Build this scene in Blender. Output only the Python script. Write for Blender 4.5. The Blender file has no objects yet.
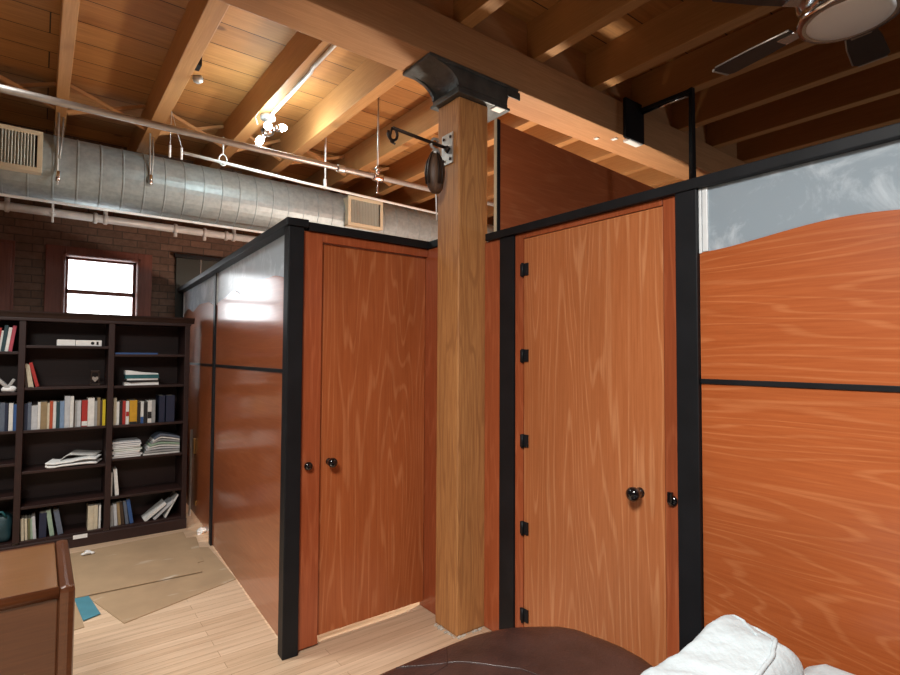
import bpy, bmesh, math, random
from mathutils import Vector, Matrix, noise as mnoise

C = bpy.context.scene.collection
SC = bpy.context.scene
random.seed(7)

# ------------------------------------------------------------------ camera, world, exposure
cam_d = bpy.data.cameras.new('camera')
cam = bpy.data.objects.new('camera', cam_d)
C.objects.link(cam)
cam_d.sensor_fit = 'HORIZONTAL'
cam_d.sensor_width = 36.0
cam_d.lens = 36.0 * 535.58 / 900.0
cam_d.clip_start = 0.02
FW = Vector((0.607602, 0.793449, 0.035481))
RT = Vector((0.793822, -0.608127, 0.005356))
UP = Vector((-0.025826, -0.024911, 0.999356))
cam.matrix_world = Matrix(((RT.x, UP.x, -FW.x, 0), (RT.y, UP.y, -FW.y, 0), (RT.z, UP.z, -FW.z, 1.5), (0, 0, 0, 1)))
SC.camera = cam

W = bpy.data.worlds.new('daylight')
SC.world = W
W.use_nodes = True
bg = W.node_tree.nodes['Background']
bg.inputs[0].default_value = (0.93, 0.97, 1.0, 1)
bg.inputs[1].default_value = 7.0

SC.view_settings.view_transform = 'Standard'
SC.view_settings.look = 'None'
SC.view_settings.exposure = 0.0
SC.view_settings.gamma = 1.0
SC.view_settings.use_curve_mapping = False


def area(name, loc, target, sx, sy, power, col, spread=180):
    d = bpy.data.lights.new(name, 'AREA')
    d.shape = 'RECTANGLE'
    d.size, d.size_y = sx, sy
    d.energy = power
    d.color = col
    d.spread = math.radians(spread)
    o = bpy.data.objects.new(name, d)
    C.objects.link(o)
    o.location = loc
    o.rotation_euler = (Vector(target) - Vector(loc)).to_track_quat('-Z', 'Y').to_euler()
    return o


def point(name, loc, power, col, r=0.05):
    d = bpy.data.lights.new(name, 'POINT')
    d.energy = power
    d.color = col
    d.shadow_soft_size = r
    o = bpy.data.objects.new(name, d)
    C.objects.link(o)
    o.location = loc
    return o


# the room's ceiling lamps beside and behind the viewer
area('ceiling_lamp_light', (-0.8, 0.0, 3.2), (0.2, 0.3, 0.0), 0.9, 0.9, 150, (1.0, 0.97, 0.92), 150)
area('ceiling_lamp_light', (-0.8, 3.5, 3.2), (-0.3, 3.8, 0.0), 0.7, 0.7, 46, (1.0, 0.97, 0.92), 120)
# cool lamp of the space beyond the plexiglass partition, and the lamp inside the cubicle behind the doors
point('far_cubicle_lamp_light', (5.2, -0.9, 1.6), 42, (0.84, 0.94, 1.0), 0.15)
point('cubicle_lamp_light', (3.0, 2.95, 1.3), 200, (1.0, 0.9, 0.76), 0.15)


# ------------------------------------------------------------------ materials
def new_mat(name):
    m = bpy.data.materials.new(name)
    m.use_nodes = True
    nt = m.node_tree
    return m, nt, nt.nodes, nt.links, nt.nodes['Principled BSDF']


def flat(name, col, rough=0.6, metal=0.0, var=0.0, vscale=12.0, bump=0.0, bscale=60.0, coat=0.0):
    m, nt, N, L, P = new_mat(name)
    P.inputs['Roughness'].default_value = rough
    P.inputs['Metallic'].default_value = metal
    P.inputs['Coat Weight'].default_value = coat
    P.inputs['Base Color'].default_value = (*col, 1)
    tc = N.new('ShaderNodeTexCoord')
    if var > 0:
        no = N.new('ShaderNodeTexNoise')
        no.inputs['Scale'].default_value = vscale
        no.inputs['Detail'].default_value = 4
        L.new(tc.outputs['Object'], no.inputs['Vector'])
        r = N.new('ShaderNodeValToRGB')
        r.color_ramp.elements[0].position = 0.3
        r.color_ramp.elements[1].position = 0.7
        r.color_ramp.elements[0].color = (*[c * (1 - var) for c in col], 1)
        r.color_ramp.elements[1].color = (*[min(1, c * (1 + var)) for c in col], 1)
        L.new(no.outputs['Fac'], r.inputs['Fac'])
        L.new(r.outputs['Color'], P.inputs['Base Color'])
    if bump > 0:
        n2 = N.new('ShaderNodeTexNoise')
        n2.inputs['Scale'].default_value = bscale
        n2.inputs['Detail'].default_value = 4
        L.new(tc.outputs['Object'], n2.inputs['Vector'])
        b = N.new('ShaderNodeBump')
        b.inputs['Strength'].default_value = bump
        b.inputs['Distance'].default_value = 0.01
        L.new(n2.outputs['Fac'], b.inputs['Height'])
        L.new(b.outputs['Normal'], P.inputs['Normal'])
    return m


def wood(name, base, line, fibre, axis='z', figure=2.2, rings=9.0, rough=0.4, coat=0.0, coat_rough=0.05, lmix=0.55, seed=0.0, knots=0.0, stretch=0.10, thin=0.5):
    """wood figure: contour lines of a noise field stretched along the grain, plus fine fibres"""
    m, nt, N, L, P = new_mat(name)
    P.inputs['Roughness'].default_value = rough
    P.inputs['Coat Weight'].default_value = coat
    P.inputs['Coat Roughness'].default_value = coat_rough
    tc = N.new('ShaderNodeTexCoord')
    ai = 'xyz'.index(axis)

    def mapped(sc):
        mp = N.new('ShaderNodeMapping')
        s = [1.0, 1.0, 1.0]
        s[ai] = sc
        mp.inputs['Scale'].default_value = s
        mp.inputs['Location'].default_value = (seed, seed * 0.7, seed * 1.3)
        L.new(tc.outputs['Object'], mp.inputs['Vector'])
        return mp

    a = mapped(stretch)
    n1 = N.new('ShaderNodeTexNoise')
    n1.inputs['Scale'].default_value = figure
    n1.inputs['Detail'].default_value = 3.0
    n1.inputs['Roughness'].default_value = 0.45
    L.new(a.outputs['Vector'], n1.inputs['Vector'])
    mu = N.new('ShaderNodeMath')
    mu.operation = 'MULTIPLY'
    mu.inputs[1].default_value = rings * 6.0
    L.new(n1.outputs['Fac'], mu.inputs[0])
    si = N.new('ShaderNodeMath')
    si.operation = 'SINE'
    L.new(mu.outputs[0], si.inputs[0])
    r = N.new('ShaderNodeValToRGB')
    r.color_ramp.elements[0].position = thin
    r.color_ramp.elements[0].color = (0, 0, 0, 1)
    r.color_ramp.elements[1].position = 1.0
    r.color_ramp.elements[1].color = (1, 1, 1, 1)
    L.new(si.outputs[0], r.inputs['Fac'])
    f = mapped(0.035)
    n2 = N.new('ShaderNodeTexNoise')
    n2.inputs['Scale'].default_value = 120
    n2.inputs['Detail'].default_value = 5
    n2.inputs['Roughness'].default_value = 0.65
    L.new(f.outputs['Vector'], n2.inputs['Vector'])
    r2 = N.new('ShaderNodeValToRGB')
    r2.color_ramp.elements[0].position = 0.34
    r2.color_ramp.elements[1].position = 0.68
    r2.color_ramp.elements[0].color = (*fibre, 1)
    r2.color_ramp.elements[1].color = (*base, 1)
    L.new(n2.outputs['Fac'], r2.inputs['Fac'])
    ml = N.new('ShaderNodeMath')
    ml.operation = 'MULTIPLY'
    L.new(r.outputs['Color'], ml.inputs[0])
    mf = N.new('ShaderNodeMapRange')
    mf.inputs[1].default_value = 0.35
    mf.inputs[2].default_value = 0.65
    mf.inputs[3].default_value = lmix * 0.35
    mf.inputs[4].default_value = lmix * 1.2
    L.new(n2.outputs['Fac'], mf.inputs[0])
    L.new(mf.outputs[0], ml.inputs[1])
    mx = N.new('ShaderNodeMix')
    mx.data_type = 'RGBA'
    L.new(ml.outputs[0], mx.inputs[0])
    L.new(r2.outputs['Color'], mx.inputs[6])
    mx.inputs[7].default_value = (*line, 1)
    out = mx.outputs[2]
    # broad tone change from board to board
    b = mapped(0.3)
    n3 = N.new('ShaderNodeTexNoise')
    n3.inputs['Scale'].default_value = 1.7
    L.new(b.outputs['Vector'], n3.inputs['Vector'])
    r3 = N.new('ShaderNodeValToRGB')
    r3.color_ramp.elements[0].position = 0.3
    r3.color_ramp.elements[1].position = 0.7
    r3.color_ramp.elements[0].color = (0.82, 0.80, 0.78, 1)
    r3.color_ramp.elements[1].color = (1.08, 1.08, 1.08, 1)
    L.new(n3.outputs['Fac'], r3.inputs['Fac'])
    m3 = N.new('ShaderNodeMix')
    m3.data_type = 'RGBA'
    m3.blend_type = 'MULTIPLY'
    m3.inputs[0].default_value = 1.0
    L.new(out, m3.inputs[6])
    L.new(r3.outputs['Color'], m3.inputs[7])
    out = m3.outputs[2]
    if knots > 0:
        k = mapped(0.45)
        v = N.new('ShaderNodeTexVoronoi')
        v.inputs['Scale'].default_value = 2.3
        L.new(k.outputs['Vector'], v.inputs['Vector'])
        rk = N.new('ShaderNodeValToRGB')
        rk.color_ramp.elements[0].position = 0.03
        rk.color_ramp.elements[1].position = 0.075
        rk.color_ramp.elements[0].color = (knots, knots, knots, 1)
        rk.color_ramp.elements[1].color = (0, 0, 0, 1)
        L.new(v.outputs['Distance'], rk.inputs['Fac'])
        mk = N.new('ShaderNodeMix')
        mk.data_type = 'RGBA'
        L.new(rk.outputs['Color'], mk.inputs[0])
        L.new(out, mk.inputs[6])
        mk.inputs[7].default_value = (fibre[0] * 0.3, fibre[1] * 0.28, fibre[2] * 0.25, 1)
        out = mk.outputs[2]
    L.new(out, P.inputs['Base Color'])
    bp = N.new('ShaderNodeBump')
    bp.inputs['Strength'].default_value = 0.08
    bp.inputs['Distance'].default_value = 0.004
    L.new(n2.outputs['Fac'], bp.inputs['Height'])
    L.new(bp.outputs['Normal'], P.inputs['Normal'])
    return m


def board_mat(name, cols, swap, length, width, mortar, mcol, rough=0.5, grain_axis='x', coat=0.0, knots=0.0, bump=0.3, fig=(0.75, 1.12)):
    """planks or bricks laid in courses; swap maps the object's axes to the texture's"""
    m, nt, N, L, P = new_mat(name)
    P.inputs['Roughness'].default_value = rough
    P.inputs['Coat Weight'].default_value = coat
    tc = N.new('ShaderNodeTexCoord')
    se = N.new('ShaderNodeSeparateXYZ')
    L.new(tc.outputs['Object'], se.inputs[0])
    co = N.new('ShaderNodeCombineXYZ')
    L.new(se.outputs['XYZ'.index(swap[0])], co.inputs[0])
    L.new(se.outputs['XYZ'.index(swap[1])], co.inputs[1])
    br = N.new('ShaderNodeTexBrick')
    br.offset = 0.37
    br.inputs['Scale'].default_value = 1.0
    br.inputs['Brick Width'].default_value = length
    br.inputs['Row Height'].default_value = width
    br.inputs['Mortar Size'].default_value = mortar
    br.inputs['Mortar Smooth'].default_value = 0.1
    br.inputs['Bias'].default_value = 0.0
    br.inputs['Color1'].default_value = (*cols[0], 1)
    br.inputs['Color2'].default_value = (*cols[1], 1)
    br.inputs['Mortar'].default_value = (*mcol, 1)
    L.new(co.outputs[0], br.inputs['Vector'])
    mp = N.new('ShaderNodeMapping')
    mp.inputs['Scale'].default_value = (0.06, 1, 1) if grain_axis == 'x' else (1, 1, 1)
    L.new(co.outputs[0], mp.inputs['Vector'])
    n = N.new('ShaderNodeTexNoise')
    n.inputs['Scale'].default_value = 38 if grain_axis == 'x' else 22
    n.inputs['Detail'].default_value = 5
    n.inputs['Roughness'].default_value = 0.65
    L.new(mp.outputs[0], n.inputs['Vector'])
    r = N.new('ShaderNodeValToRGB')
    r.color_ramp.elements[0].position = 0.3
    r.color_ramp.elements[1].position = 0.7
    r.color_ramp.elements[0].color = (fig[0], fig[0] * 0.97, fig[0] * 0.93, 1)
    r.color_ramp.elements[1].color = (fig[1], fig[1], fig[1], 1)
    L.new(n.outputs['Fac'], r.inputs['Fac'])
    mx = N.new('ShaderNodeMix')
    mx.data_type = 'RGBA'
    mx.blend_type = 'MULTIPLY'
    mx.inputs[0].default_value = 1.0
    L.new(br.outputs['Color'], mx.inputs[6])
    L.new(r.outputs['Color'], mx.inputs[7])
    out = mx.outputs[2]
    if knots > 0:
        mk = N.new('ShaderNodeMapping')
        mk.inputs['Scale'].default_value = (0.6, 1, 1)
        L.new(co.outputs[0], mk.inputs['Vector'])
        v = N.new('ShaderNodeTexVoronoi')
        v.inputs['Scale'].default_value = 2.6
        L.new(mk.outputs[0], v.inputs['Vector'])
        rk = N.new('ShaderNodeValToRGB')
        rk.color_ramp.elements[0].position = 0.045
        rk.color_ramp.elements[1].position = 0.085
        rk.color_ramp.elements[0].color = (knots, knots, knots, 1)
        rk.color_ramp.elements[1].color = (0, 0, 0, 1)
        L.new(v.outputs['Distance'], rk.inputs['Fac'])
        m2 = N.new('ShaderNodeMix')
        m2.data_type = 'RGBA'
        L.new(rk.outputs['Color'], m2.inputs[0])
        L.new(out, m2.inputs[6])
        m2.inputs[7].default_value = (cols[0][0] * 0.22, cols[0][1] * 0.18, cols[0][2] * 0.15, 1)
        out = m2.outputs[2]
    L.new(out, P.inputs['Base Color'])
    iv = N.new('ShaderNodeMath')
    iv.operation = 'SUBTRACT'
    iv.inputs[0].default_value = 1.0
    L.new(br.outputs['Fac'], iv.inputs[1])
    bp = N.new('ShaderNodeBump')
    bp.inputs['Strength'].default_value = bump
    bp.inputs['Distance'].default_value = 0.006
    L.new(iv.outputs[0], bp.inputs['Height'])
    L.new(bp.outputs['Normal'], P.inputs['Normal'])
    return m


M = {}
M['laminate'] = wood('cherry_laminate', (0.44, 0.125, 0.040), (0.56, 0.215, 0.088), (0.35, 0.088, 0.025), 'z', 2.4, 42.0, 0.34, 0.2, 0.15, 0.6, 1.3, 0, 0.075, 0.6)
M['laminate_door'] = wood('pear_laminate', (0.47, 0.165, 0.060), (0.60, 0.275, 0.125), (0.39, 0.122, 0.040), 'z', 2.4, 42.0, 0.32, 0.2, 0.18, 0.6, 4.1, 0, 0.075, 0.6)
M['laminate_trim'] = wood('cherry_trim', (0.37, 0.090, 0.032), (0.45, 0.135, 0.055), (0.29, 0.066, 0.022), 'z', 5.0, 16.0, 0.34, 0.2, 0.15, 0.5, 8.2)
M['laminate_wide'] = wood('cherry_laminate_horizontal', (0.46, 0.122, 0.034), (0.58, 0.215, 0.082), (0.38, 0.090, 0.022), 'y', 2.4, 42.0, 0.34, 0.2, 0.15, 0.45, 2.7, 0, 0.075, 0.6)
M['laminate_tall'] = wood('cherry_laminate_tall_panel', (0.46, 0.125, 0.042), (0.53, 0.18, 0.072), (0.38, 0.092, 0.028), 'x', 2.4, 42.0, 0.4, 0.1, 0.2, 0.4, 3.7, 0, 0.075, 0.6)
M['laminate_gloss'] = wood('cherry_laminate_glossy', (0.37, 0.105, 0.036), (0.43, 0.150, 0.058), (0.29, 0.078, 0.025), 'y', 2.4, 42.0, 0.3, 0.75, 0.13, 0.35, 5.9, 0, 0.075, 0.6)
M['timber'] = wood('old_fir_timber', (0.58, 0.285, 0.10), (0.29, 0.115, 0.038), (0.38, 0.16, 0.05), 'z', 5.0, 14.0, 0.6, 0, 0.05, 0.6, 0.4)
M['girder'] = wood('girder_timber', (0.50, 0.265, 0.125), (0.34, 0.16, 0.07), (0.39, 0.195, 0.085), 'x', 8.0, 3.0, 0.62, 0, 0.05, 0.4, 3.3)
M['joist'] = wood('joist_timber', (0.46, 0.24, 0.088), (0.33, 0.155, 0.055), (0.37, 0.18, 0.062), 'y', 8.0, 3.0, 0.6, 0, 0.05, 0.4, 6.1, 0.7)
M['brace'] = wood('brace_timber', (0.50, 0.27, 0.11), (0.36, 0.17, 0.06), (0.40, 0.20, 0.08), 'x', 4.0, 4.0, 0.6, 0, 0.05, 0.4, 7.7)
M['deck'] = board_mat('ceiling_boards', ((0.43, 0.205, 0.062), (0.34, 0.150, 0.043)), 'XY', 5.7, 0.27, 0.004, (0.03, 0.014, 0.006), 0.7, 'x', 0, 0.75)
M['floor'] = board_mat('oak_floor_boards', ((0.70, 0.53, 0.375), (0.59, 0.425, 0.285)), 'XY', 1.2, 0.062, 0.0009, (0.22, 0.12, 0.06), 0.36, 'x', 0.25, 0, 0.12, (0.80, 1.08))
M['brick'] = board_mat('old_brick', ((0.13, 0.08, 0.058), (0.205, 0.125, 0.09)), 'XZ', 0.21, 0.072, 0.005, (0.085, 0.06, 0.048), 0.85, 'n', 0, 0, 0.7)
M['brick_side'] = board_mat('old_brick_side', ((0.13, 0.08, 0.058), (0.205, 0.125, 0.09)), 'YZ', 0.21, 0.072, 0.005, (0.085, 0.06, 0.048), 0.85, 'n', 0, 0, 0.7)
M['plaster'] = flat('white_plaster', (0.62, 0.58, 0.52), 0.8, 0, 0.05)
M['dark_wall'] = flat('dark_unseen_wall', (0.16, 0.09, 0.06), 0.8, 0, 0.1)  # even dark brown for the unseen walls, chosen to keep bounced light low
M['black'] = flat('black_painted_steel', (0.008, 0.009, 0.011), 0.5, 0, 0.25, 6.0, 0.05, 30)
M['black'].node_tree.nodes['Principled BSDF'].inputs['Specular IOR Level'].default_value = 0.25
M['black_gloss'] = flat('black_gloss', (0.006, 0.006, 0.007), 0.12, 0, 0, coat=0.6)
M['iron'] = flat('cast_iron', (0.10, 0.105, 0.105), 0.45, 0.6, 0.35, 9.0, 0.3, 45)
M['espresso'] = wood('espresso_wood', (0.026, 0.0085, 0.0068), (0.036, 0.013, 0.0095), (0.017, 0.0055, 0.0048), 'x', 3.0, 4.0, 0.48, 0.0, 0.2, 0.4, 1.9)
M['redwood'] = wood('window_redwood', (0.24, 0.075, 0.05), (0.30, 0.10, 0.066), (0.17, 0.05, 0.033), 'z', 4.0, 4.0, 0.45, 0.1, 0.2, 0.4, 2.9)
M['steel'] = flat('galvanised_steel', (0.33, 0.39, 0.41), 0.45, 0.35, 0.12, 26.0, 0.03, 50)
M['pipe'] = flat('grey_pipe_paint', (0.42, 0.40, 0.38), 0.4, 0.5, 0.12, 14)
M['white_pipe'] = flat('white_pipe_paint', (0.76, 0.80, 0.82), 0.4, 0.1, 0.08, 14)
M['chrome'] = flat('chrome', (0.75, 0.76, 0.78), 0.14, 1.0)
M['zinc'] = flat('zinc_plate', (0.52, 0.53, 0.52), 0.42, 0.6, 0.15, 20)
M['cream'] = flat('cream_register_paint', (0.60, 0.52, 0.37), 0.5, 0, 0.05)
M['louvre'] = flat('register_louvre', (0.50, 0.50, 0.43), 0.5, 0.1)
M['void'] = flat('register_throat', (0.008, 0.008, 0.008), 0.9)
M['leather'] = flat('brown_leather', (0.046, 0.024, 0.021), 0.36, 0, 0.35, 7.0, 0.25, 90, 0.15)
M['canvas'] = flat('white_canvas', (0.56, 0.65, 0.69), 0.9, 0, 0.06, 5, 0.6, 30)
M['desk'] = wood('desk_walnut', (0.105, 0.034, 0.011), (0.13, 0.048, 0.018), (0.075, 0.023, 0.008), 'x', 3.0, 4.0, 0.3, 0.25, 0.15, 0.35, 9.0)
M['desk_top'] = wood('desk_top_oak', (0.22, 0.105, 0.042), (0.16, 0.068, 0.025), (0.17, 0.076, 0.029), 'x', 3.0, 5.0, 0.28, 0.5, 0.12, 0.3, 10.0)
M['card'] = flat('brown_cardboard', (0.35, 0.245, 0.145), 0.85, 0, 0.10, 5.0)
m = M['card']
nt = m.node_tree
tc = nt.nodes.new('ShaderNodeTexCoord')
mp = nt.nodes.new('ShaderNodeMapping')
mp.inputs['Scale'].default_value = (1.0, 2.6, 1)
no = nt.nodes.new('ShaderNodeTexNoise')
no.inputs['Scale'].default_value = 3.2
no.inputs['Detail'].default_value = 6
no.inputs['Distortion'].default_value = 0.6
rp_ = nt.nodes.new('ShaderNodeValToRGB')
rp_.color_ramp.elements[0].position = 0.64
rp_.color_ramp.elements[0].color = (0, 0, 0, 1)
rp_.color_ramp.elements[1].position = 0.76
rp_.color_ramp.elements[1].color = (0.7, 0.7, 0.7, 1)
mx = nt.nodes.new('ShaderNodeMix')
mx.data_type = 'RGBA'
mx.inputs[7].default_value = (0.62, 0.56, 0.47, 1)
pr = nt.nodes['Principled BSDF']
src = pr.inputs['Base Color'].links[0].from_socket
nt.links.new(tc.outputs['Object'], mp.inputs['Vector'])
nt.links.new(mp.outputs[0], no.inputs['Vector'])
nt.links.new(no.outputs['Fac'], rp_.inputs['Fac'])
nt.links.new(rp_.outputs['Color'], mx.inputs[0])
nt.links.new(src, mx.inputs[6])
nt.links.new(mx.outputs[2], pr.inputs['Base Color'])
M['teal_card'] = flat('teal_card', (0.055, 0.20, 0.26), 0.7, 0, 0.1, 9)
M['paper'] = flat('white_paper', (0.76, 0.77, 0.76), 0.8, 0, 0.03)
M['pages'] = flat('book_pages', (0.55, 0.51, 0.43), 0.85, 0, 0.06, 60)
M['greycloth'] = flat('grey_white_cloth', (0.52, 0.52, 0.50), 0.85, 0, 0.12, 20, 0.3, 40)
M['pulley_wood'] = wood('pulley_wood', (0.115, 0.06, 0.033), (0.20, 0.12, 0.075), (0.05, 0.025, 0.015), 'z', 14.0, 4.0, 0.5, 0, 0.05, 0.5, 0.8)
M['rust'] = flat('dark_rusty_iron', (0.035, 0.022, 0.017), 0.5, 0.6, 0.3, 30)
M['fan_blade'] = flat('fan_blade_black', (0.022, 0.016, 0.015), 0.3, 0, 0.1)
M['fan_trim'] = flat('fan_trim_grey', (0.42, 0.38, 0.34), 0.35, 0.5)
M['fan_glass'] = flat('fan_light_glass', (0.60, 0.55, 0.52), 0.35)
M['blind'] = flat('green_black_blind', (0.035, 0.04, 0.034), 0.6, 0, 0.2, 4)
M['brass'] = flat('brass', (0.35, 0.20, 0.07), 0.35, 0.9)
M['debris'] = flat('plaster_debris', (0.5, 0.48, 0.42), 0.9, 0, 0.3, 60)


def emis(name, col, s):
    m, nt, N, L, P = new_mat(name)
    P.inputs['Base Color'].default_value = (*col, 1)
    P.inputs['Emission Color'].default_value = (*col, 1)
    P.inputs['Emission Strength'].default_value = s
    return m


M['bulb'] = emis('lit_bulb', (0.88, 0.97, 1.0), 60)

# hazy plexiglass with smears
m, nt, N, L, P = new_mat('hazy_plexiglass')
P.inputs['Roughness'].default_value = 0.16
P.inputs['Specular IOR Level'].default_value = 0.9
tc = N.new('ShaderNodeTexCoord')
sm = N.new('ShaderNodeTexNoise')
sm.inputs['Scale'].default_value = 5
sm.inputs['Detail'].default_value = 8
sm.inputs['Roughness'].default_value = 0.7
sm.inputs['Distortion'].default_value = 0.8
L.new(tc.outputs['Object'], sm.inputs['Vector'])
rr = N.new('ShaderNodeValToRGB')
rr.color_ramp.elements[0].position = 0.50
rr.color_ramp.elements[0].color = (0.40, 0.49, 0.56, 1)
rr.color_ramp.elements[1].position = 0.70
rr.color_ramp.elements[1].color = (0.76, 0.86, 0.93, 1)
L.new(sm.outputs['Fac'], rr.inputs['Fac'])
L.new(rr.outputs['Color'], P.inputs['Base Color'])
tr = N.new('ShaderNodeBsdfTranslucent')
tr.inputs['Color'].default_value = (0.70, 0.76, 0.82, 1)
tp = N.new('ShaderNodeBsdfTransparent')
tp.inputs['Color'].default_value = (0.85, 0.87, 0.9, 1)
a1 = N.new('ShaderNodeMixShader')
a1.inputs[0].default_value = 0.3
L.new(P.outputs[0], a1.inputs[1])
L.new(tr.outputs[0], a1.inputs[2])
a2 = N.new('ShaderNodeMixShader')
a2.inputs[0].default_value = 0.12
L.new(a1.outputs[0], a2.inputs[1])
L.new(tp.outputs[0], a2.inputs[2])
L.new(a2.outputs[0], N['Material Output'].inputs['Surface'])
M['plexi'] = m

# window glass
m, nt, N, L, P = new_mat('window_glass')
P.inputs['Base Color'].default_value = (1, 1, 1, 1)
P.inputs['Roughness'].default_value = 0.02
tp = N.new('ShaderNodeBsdfTransparent')
mx = N.new('ShaderNodeMixShader')
mx.inputs[0].default_value = 0.9
L.new(P.outputs[0], mx.inputs[1])
L.new(tp.outputs[0], mx.inputs[2])
L.new(mx.outputs[0], N['Material Output'].inputs['Surface'])
M['glass'] = m


# ------------------------------------------------------------------ geometry helpers
def drape(mb, pts, lift, n=8):
    """points pulled onto the surface of a mesh under construction"""
    from mathutils.bvhtree import BVHTree
    bmesh.ops.recalc_face_normals(mb.bm, faces=mb.bm.faces[:])
    t = BVHTree.FromBMesh(mb.bm)
    out = []
    for a, b in zip(pts, pts[1:]):
        for k in range(n):
            p = Vector(a).lerp(Vector(b), k / n)
            co, no, _, _ = t.find_nearest(p)
            out.append(co + no * lift)
    return out


class MB:
    """collects shapes and links them as ONE mesh object"""

    def __init__(self):
        self.bm = bmesh.new()
        self.mats = []
        self.mi = 0

    def use(self, mat):
        if mat not in self.mats:
            self.mats.append(mat)
        self.mi = self.mats.index(mat)
        return self

    def _f(self, vs):
        try:
            f = self.bm.faces.new(vs)
            f.material_index = self.mi
            return f
        except ValueError:
            return None

    def box(self, x0, x1, y0, y1, z0, z1, bev=0.0, mat=None):
        """box, bevelled; mat: Matrix applied to the vertices"""
        t = bmesh.new()
        bmesh.ops.create_cube(t, size=1)
        for v in t.verts:
            v.co = Vector((x0 + (v.co.x + .5) * (x1 - x0), y0 + (v.co.y + .5) * (y1 - y0), z0 + (v.co.z + .5) * (z1 - z0)))
        if bev > 0:
            bmesh.ops.bevel(t, geom=t.edges[:], offset=bev, segments=2, affect='EDGES', profile=0.6)
        self._merge(t, mat)
        return self

    def _merge(self, t, mat=None):
        vm = {}
        for v in t.verts:
            vm[v] = self.bm.verts.new(mat @ v.co if mat else v.co)
        for f in t.faces:
            nf = self._f([vm[v] for v in f.verts])
            if nf:
                nf.smooth = f.smooth
        t.free()

    def tube(self, pts, r, seg=10, closed=False, caps=True):
        pts = [Vector(p) for p in pts]
        rs = r if isinstance(r, (list, tuple)) else [r] * len(pts)
        rings = []
        n = len(pts)
        prev = None
        for i, p in enumerate(pts):
            if closed:
                d = pts[(i + 1) % n] - pts[i - 1]
            else:
                d = pts[min(i + 1, n - 1)] - pts[max(i - 1, 0)]
            d.normalize()
            if prev is None:
                a = Vector((0, 0, 1)) if abs(d.z) < 0.9 else Vector((1, 0, 0))
                u = d.cross(a).normalized()
            else:
                u = (prev - d * prev.dot(d)).normalized()
            prev = u
            w = d.cross(u)
            rings.append([self.bm.verts.new(p + (u * math.cos(k * 2 * math.pi / seg) + w * math.sin(k * 2 * math.pi / seg)) * rs[i]) for k in range(seg)])
        for i in range(n if closed else n - 1):
            A, B = rings[i], rings[(i + 1) % n]
            for k in range(seg):
                f = self._f([A[k], A[(k + 1) % seg], B[(k + 1) % seg], B[k]])
                if f:
                    f.smooth = True
        if caps and not closed:
            self._f(list(reversed(rings[0])))
            self._f(rings[-1])
        return self

    def lathe(self, prof, origin, axis=(0, 0, 1), seg=20, smooth=True):
        """prof: (radius, height) along axis"""
        ax = Vector(axis).normalized()
        a = Vector((0, 0, 1)) if abs(ax.z) < 0.9 else Vector((1, 0, 0))
        u = ax.cross(a).normalized()
        w = ax.cross(u)
        o = Vector(origin)
        rings = []
        for r, h in prof:
            r = max(r, 1e-4)
            rings.append([self.bm.verts.new(o + ax * h + (u * math.cos(k * 2 * math.pi / seg) + w * math.sin(k * 2 * math.pi / seg)) * r) for k in range(seg)])
        for A, B in zip(rings, rings[1:]):
            for k in range(seg):
                f = self._f([A[k], A[(k + 1) % seg], B[(k + 1) % seg], B[k]])
                if f:
                    f.smooth = smooth
        self._f(list(reversed(rings[0])))
        self._f(rings[-1])
        return self

    def prism(self, poly, ax, a0, a1):
        """extrude a 2-D outline: ax='y' outline is (x,z); ax='x' outline is (y,z); ax='z' outline is (x,y)"""
        def P(p, h):
            if ax == 'y':
                return Vector((p[0], h, p[1]))
            if ax == 'x':
                return Vector((h, p[0], p[1]))
            return Vector((p[0], p[1], h))
        A = [self.bm.verts.new(P(p, a0)) for p in poly]
        B = [self.bm.verts.new(P(p, a1)) for p in poly]
        n = len(poly)
        for i in range(n):
            self._f([A[i], A[(i + 1) % n], B[(i + 1) % n], B[i]])
        self._f(list(reversed(A)))
        self._f(B)
        return self

    def soft(self, c, h, r, n=10, fn=None, mat=None):
        """rounded box: centre c, half sizes h, corner radius r; fn displaces"""
        t = bmesh.new()
        bmesh.ops.create_cube(t, size=2)
        bmesh.ops.subdivide_edges(t, edges=t.edges[:], cuts=n, use_grid_fill=True)
        h = Vector(h)
        for v in t.verts:
            q = Vector((v.co.x * h.x, v.co.y * h.y, v.co.z * h.z))
            inner = Vector([max(-(h[i] - r[i]), min(h[i] - r[i], q[i])) for i in range(3)])
            d = q - inner
            dn = Vector([d[i] / r[i] for i in range(3)])
            mlen = max(abs(dn.x), abs(dn.y), abs(dn.z))
            if mlen > 0 and dn.length > 0:
                dn = dn.normalized() * mlen
            q = inner + Vector([dn[i] * r[i] for i in range(3)])
            q = q + Vector(c)
            if fn:
                q = fn(q)
            v.co = q
        for f in t.faces:
            f.smooth = True
        self._merge(t, mat)
        return self

    def build(self, name, mat=None, parent=None, org=None):
        """org: the thing's base; vertices were given in the scene's coordinates and are moved relative to it"""
        if org is None and parent is not None and '_org' in parent:
            org = Vector(parent['_org'])
        if org is not None:
            for v in self.bm.verts:
                v.co -= Vector(org)
        bmesh.ops.recalc_face_normals(self.bm, faces=self.bm.faces[:])
        me = bpy.data.meshes.new(name)
        self.bm.to_mesh(me)
        self.bm.free()
        for mm in (self.mats or [mat]):
            me.materials.append(mm)
        o = bpy.data.objects.new(name, me)
        C.objects.link(o)
        if parent is not None:
            o.parent = parent
        elif org is not None:
            o.location = org
        o['_org'] = list(org) if org is not None else [0, 0, 0]
        return o


def tag(o, label, cat, group=None, kind=None):
    o['label'] = label
    o['category'] = cat
    if group:
        o['group'] = group
    if kind:
        o['kind'] = kind
    return o


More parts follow.
